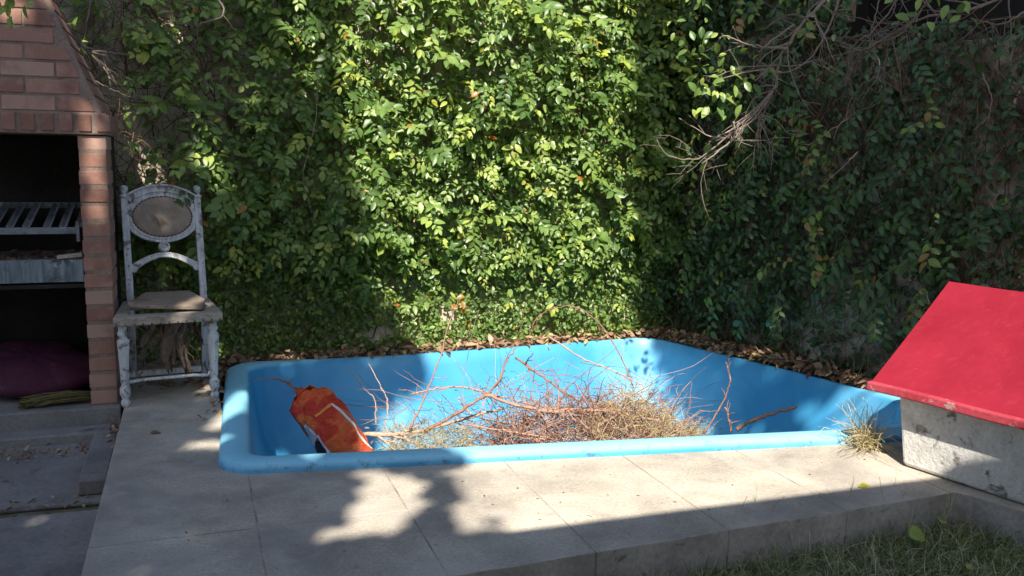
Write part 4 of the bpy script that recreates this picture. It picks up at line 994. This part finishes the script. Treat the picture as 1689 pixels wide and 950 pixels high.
# litter on the lower path and by the chair
P = [L(-.40-abs(rng.normal(0, .45)), rng.normal(4.52, .06), -.124) for _ in range(150)]+[L(-.42-rng.uniform(0, 1.2), rng.normal(3.87, .03), -.13) for _ in range(160)]+[L(rng.normal(-.37, .03), rng.normal(4.55, .08), -.055) for _ in range(45)]
P = np.array(P); n = len(P); T = rng.normal(size=(n, 3)); T[:, 2] *= .3
o = link('path_litter', leaf_mesh('pl', P, T, rng.normal(0, .4, (n, 3))+EZ, rng.uniform(.015, .04, n), rng.uniform(.008, .02, n), rng.uniform(.2, 1, n)), dead_leaf); tag(o, 'dry leaves and husks on the low path below the brick grill', 'leaf litter', None, 'stuff')
P = [L(rng.normal(.12, .06), rng.uniform(4.4, 5.5), .004) for _ in range(60)]+[L(rng.uniform(-.3, .2), rng.uniform(5.1, 5.8), .005) for _ in range(330)]
P = np.array(P); n = len(P); T = rng.normal(size=(n, 3)); T[:, 2] *= .3
o = link('terrace_litter', leaf_mesh('tl', P, T, rng.normal(0, .4, (n, 3))+EZ, rng.uniform(.025, .055, n), rng.uniform(.015, .028, n), rng.uniform(.2, 1, n)), dead_leaf); tag(o, 'brown leaves on the terrace under and behind the white chair', 'leaf litter', None, 'stuff')

P = np.array([L(rng.uniform(-.3, 2.75), rng.uniform(2.6, 3.35), .0035) for _ in range(70)]); n = len(P); T = rng.normal(size=(n, 3)); T[:, 2] *= .1
tag(link('terrace_specks', leaf_mesh('ts', P, T, rng.normal(0, .2, (n, 3))+EZ, rng.uniform(.007, .02, n), rng.uniform(.003, .009, n), rng.uniform(0, .9, n)), dead_leaf), 'tiny dry leaf crumbs on the terrace in front of the pool', 'leaf litter', None, 'stuff')
def blades(n, place, h0, h1, lean=.5, w=.0016):
    P = np.zeros((n, 6, 3))
    for i in range(n):
        p = place(); d = unit(EZ+rng.normal(0, lean, 3)); P[i] = walk(p, d, rng.uniform(h0, h1), 6, .25, -.14)
    return strands('bl', P, rng.uniform(w*.6, w*1.4, n), rng.uniform(0, 1, n))
def lawn_pt():
    while True:
        s = rng.uniform(.9, 3.6); t = rng.uniform(1.6, 2.62)
        if t < front(s)-.01 and float(snoise(np.array(s), np.array(t), 77, 1.5)) > -.75: return L(s, t, -.153)
tag(link('grass', blades(17000, lawn_pt,   .03, .12, .8), grass_mat), 'dry patchy grass below the front edge of the terrace', 'grass', None, 'stuff')
P = [lawn_pt()+EZ*rng.uniform(.0, .04) for _ in range(420)]; P = np.array(P); n = len(P); T = rng.normal(size=(n, 3)); T[:, 2] *= .4
tag(link('lawn_litter', leaf_mesh('ll', P, T, rng.normal(0, .5, (n, 3))+EZ, rng.uniform(.015, .045, n), rng.uniform(.006, .02, n), rng.uniform(.2, 1, n)), dead_leaf), 'dry leaf fragments in the grass below the terrace', 'leaf litter', None, 'stuff')
# tall weeds against the deck edge: each a thing
for i, (u, v, lab) in enumerate([(1240, 905, 'spindly grass stalk at the left end of the lawn'), (1396, 880, 'tall thin grass stalk leaning over the middle of the terrace edge'), (1455, 875, 'feathery weed rising above the terrace edge below the kennel'), (1545, 880, 'green weed in the inner corner of the terrace edge'), (1490, 900, 'curved dry grass stalk in front of the terrace edge')]):
    b0 = gz(u, v, -.15); m_ = MB()
    for k in range(5): m_.tube(walk(b0+rng.normal(0, .02, 3)*(1, 1, 0), unit(EZ+rng.normal(0, .22, 3)), rng.uniform(.12, .27), 7, .18, -.03), list(np.linspace(.0018, .0007, 7)), 4, tone=rng.uniform(.2, .8))
    tag(m_.build('weed', grass_mat, smooth=True), lab, 'weed')
# broad leaf on the lawn, fallen leaves
def one_leaf(u, v, z, size, tone, lab, mat=vine_leaf, rot=0., wd=.8, tilt=.2):
    p = gz(u, v, z); T = np.array([[math.cos(rot), math.sin(rot), .1]]); N_ = np.array([[tilt*.3, -tilt, 1.]])
    o = link('fallen_leaf', leaf_mesh('fl', np.array([p]), T, N_, size, size*wd, np.array([tone])), mat); tag(o, lab, 'leaf')
one_leaf(1500, 885, -.08, .075, .75, 'broad green leaf on the lawn near the inner corner of the terrace', rot=.4, wd=.9, tilt=.9)
one_leaf(1552, 862, -.06, .05, .9, 'small yellow green leaf above the grass in the terrace corner', rot=1., wd=.9, tilt=.9)
one_leaf(1415, 803, .004, .075, .97, 'yellow leaf lying on the terrace in front of the pool rim end', rot=.2, wd=.4)
one_leaf(247, 714, .006, .05, .1, 'small dark leaf lying alone on the terrace left of the pool', dead_leaf, rot=.3, wd=.5)
one_leaf(1497, 768, .004, .04, .4, 'orange brown leaf at the foot of the kennel wall', dead_leaf, rot=-.4, wd=.6)
# dry weed clump hanging at the end of the pool rim
b0 = gz(1428, 742, .0); n = 170; P = np.zeros((n, 7, 3))
for i in range(n):
    d = unit(EZ*1.+rng.normal(0, .24, 3)); P[i] = walk(b0+rng.normal(0, .014, 3)*(1, 1, .2)+EZ*.004, d, rng.uniform(.08, .27), 7, .42, -.15)
tag(link('weed_clump', strands('wc', P, rng.uniform(.0012, .0026, n), rng.uniform(.3, 1, n)), straw_mat), 'dry straggly weed clump growing at the right end of the sunlit pool rim', 'weed')

# ------------------------------------------------------------------ overhanging branches in the air
def leafy(name, label, px, r0, subs, sublen, tips, leaf_px, nleaf, mat_=grey_twig, cat='branch', spread=.06, tone=(.1, .85)):
    root = empty(name, gy(*px[0]), label, cat); m = MB()
    grow(m, [gy(*q) for q in px], r0, r0*.35, subs=subs, sublen=sublen, grav=-.03)
    for t in tips: grow(m, [gy(*q) for q in t], r0*.6, .0015, subs=4, sublen=sublen*.5, depth=0)
    m.build('wood', mat_, root, smooth=True)
    if leaf_px:
        P = []; 
        for (u, v, y, sc) in leaf_px:
            for k in range(nleaf): P.append(gy(u, v, y)+rng.normal(0, spread*sc, 3))
        P = np.array(P); n = len(P); T = rng.normal(0, .7, (n, 3))-EZ*.6; Nn = rng.normal(0, .4, (n, 3))+EZ*.7+np.array([0, -.8, 0])
        ln = rng.uniform(.035, .068, n); link('foliage', leaf_mesh('ov', P, T, Nn, ln, ln*.55, rng.uniform(*tone, n)), vine_leaf, root)
leafy('overhanging_branch', 'bare forked branch with a tuft of green leaves hanging in from the top right', [(1425, -60, 4.2), (1330, 30, 4.25), (1290, 90, 4.3), (1275, 150, 4.3), (1225, 215, 4.3), (1158, 270, 4.3)], .009, 34, .26,
      [[(1300, 80, 4.25), (1240, 75, 4.25), (1200, 60, 4.2), (1186, 63, 4.2)], [(1275, 150, 4.3), (1235, 190, 4.3), (1180, 225, 4.3), (1120, 195, 4.3)], [(1240, 200, 4.3), (1200, 225, 4.3), (1150, 262, 4.3), (1100, 255, 4.3), (1083, 230, 4.3)],
       [(1310, 40, 4.2), (1270, 70, 4.2), (1252, 85, 4.1)], [(1290, 120, 4.3), (1250, 115, 4.25), (1190, 130, 4.2)], [(1330, 30, 4.2), (1300, 25, 4.2), (1260, 48, 4.1)], [(1390, -20, 4.3), (1360, 60, 4.3), (1310, 115, 4.3), (1230, 116, 4.3)],
       [(1255, 190, 4.3), (1262, 215, 4.3)], [(1210, 200, 4.3), (1218, 235, 4.3)]],
      [(1165, 110, 4.2, 1), (1190, 140, 4.2, 1), (1150, 125, 4.15, .7), (1195, 165, 4.2, .8), (1220, 120, 4.3, 1), (1140, 30, 4.5, 1.2), (1170, 60, 4.4, 1)], 13)
leafy('overhanging_branch', 'tangle of bare grey twigs hanging over the top of the shaded right wall', [(1720, -50, 4.1), (1620, 10, 4.15), (1520, 30, 4.2), (1440, 75, 4.25), (1400, 85, 4.3)], .008, 40, .28,
      [[(1500, -30, 4.2), (1450, 40, 4.2), (1400, 80, 4.2)], [(1560, -40, 4.0), (1480, 60, 4.1), (1410, 65, 4.2)], [(1689, 20, 4.1), (1650, 40, 4.1), (1600, 30, 4.1)], [(1460, -30, 4.2), (1445, 20, 4.2), (1432, 80, 4.2)]],
      [(1500, 15, 4.1, .8), (1545, 5, 4.1, .9), (1575, 15, 4.1, .8)], 9)
leafy('overhanging_branch', 'dark crooked branches above the bare wall patch right of the brick hood', [(60, -60, 4.7), (120, 60, 4.9), (160, 85, 5.0), (210, 90, 5.1), (265, 110, 5.2)], .010, 14, .3,
      [[(115, 60, 4.9), (140, 120, 4.9), (190, 150, 5.0), (230, 165, 5.1)], [(150, 0, 4.9), (140, 50, 4.9), (135, 70, 5.0)], [(340, -30, 5.0), (370, 20, 5.0), (330, 40, 5.0), (325, 60, 5.0)]],
      [(15, 8, 4.2, .8), (5, 15, 4.2, .5), (130, 45, 4.8, .9), (100, 5, 4.8, .8), (150, 5, 4.9, .8), (270, 50, 5.0, 1.1), (240, 20, 5.0, 1), (320, 20, 5.0, 1)], 9, tone=(.3, .8))
# long thin hanging stems in front of the vine, lower right vine trails
for i, (px, lab) in enumerate([([(525, 110, 5.3), (520, 200, 5.3), (505, 260, 5.3), (500, 300, 5.3), (515, 350, 5.3)], 'long thin pale stem hanging in front of the dark left part of the vine'),
                               ([(1400, 195, 4.6), (1370, 215, 4.6), (1330, 243, 4.6)], 'straight grey twig sticking out of the shaded vine'),
                               ([(1415, 250, 4.5), (1385, 280, 4.5), (1350, 312, 4.5)], 'slanting twig in the middle of the shaded vine'),
                               ([(1620, 120, 4.0), (1635, 160, 4.0), (1630, 200, 4.0)], 'thin hanging stem near the right end of the shaded wall')]):
    m_ = MB(); grow(m_, [gy(*q) for q in px], .0022, .0012, subs=2, sublen=.1, depth=0, tone=.9); tag(m_.build('twig', grey_twig, smooth=True), lab, 'twig')
# orange tip leaves on the upright branch
P = np.array([gy(757+rng.uniform(-6, 10), 497+rng.uniform(-8, 14), 4.5) for _ in range(6)]); T = rng.normal(size=(6, 3)); 
tl = link('foliage', leaf_mesh('tip', P, T, np.array([[0, -1, .6]]*6)+rng.normal(0, .3, (6, 3)), .045, .024, np.array([1, 1, .99, .9, 1, .95])), vine_leaf)
for o in bpy.data.objects:
    if o.get('label', '').startswith('thin upright branch with an orange'): tl.parent = o

for nm, gp in (('climbing_vine', 'climbing vines on the garden walls'), ('overhanging_branch', 'branches hanging in from above'), ('weed', 'weeds growing along the terrace edge'), ('fallen_leaf', 'single fallen leaves'), ('garden_wall', 'garden walls'), ('garden_tree', 'garden trees out of frame'), ('twig', 'thin twigs hanging in front of the vines')):
    for o in bpy.data.objects:
        if o.get('label') and not o.parent and o.name.split('.')[0] == nm: o['group'] = gp
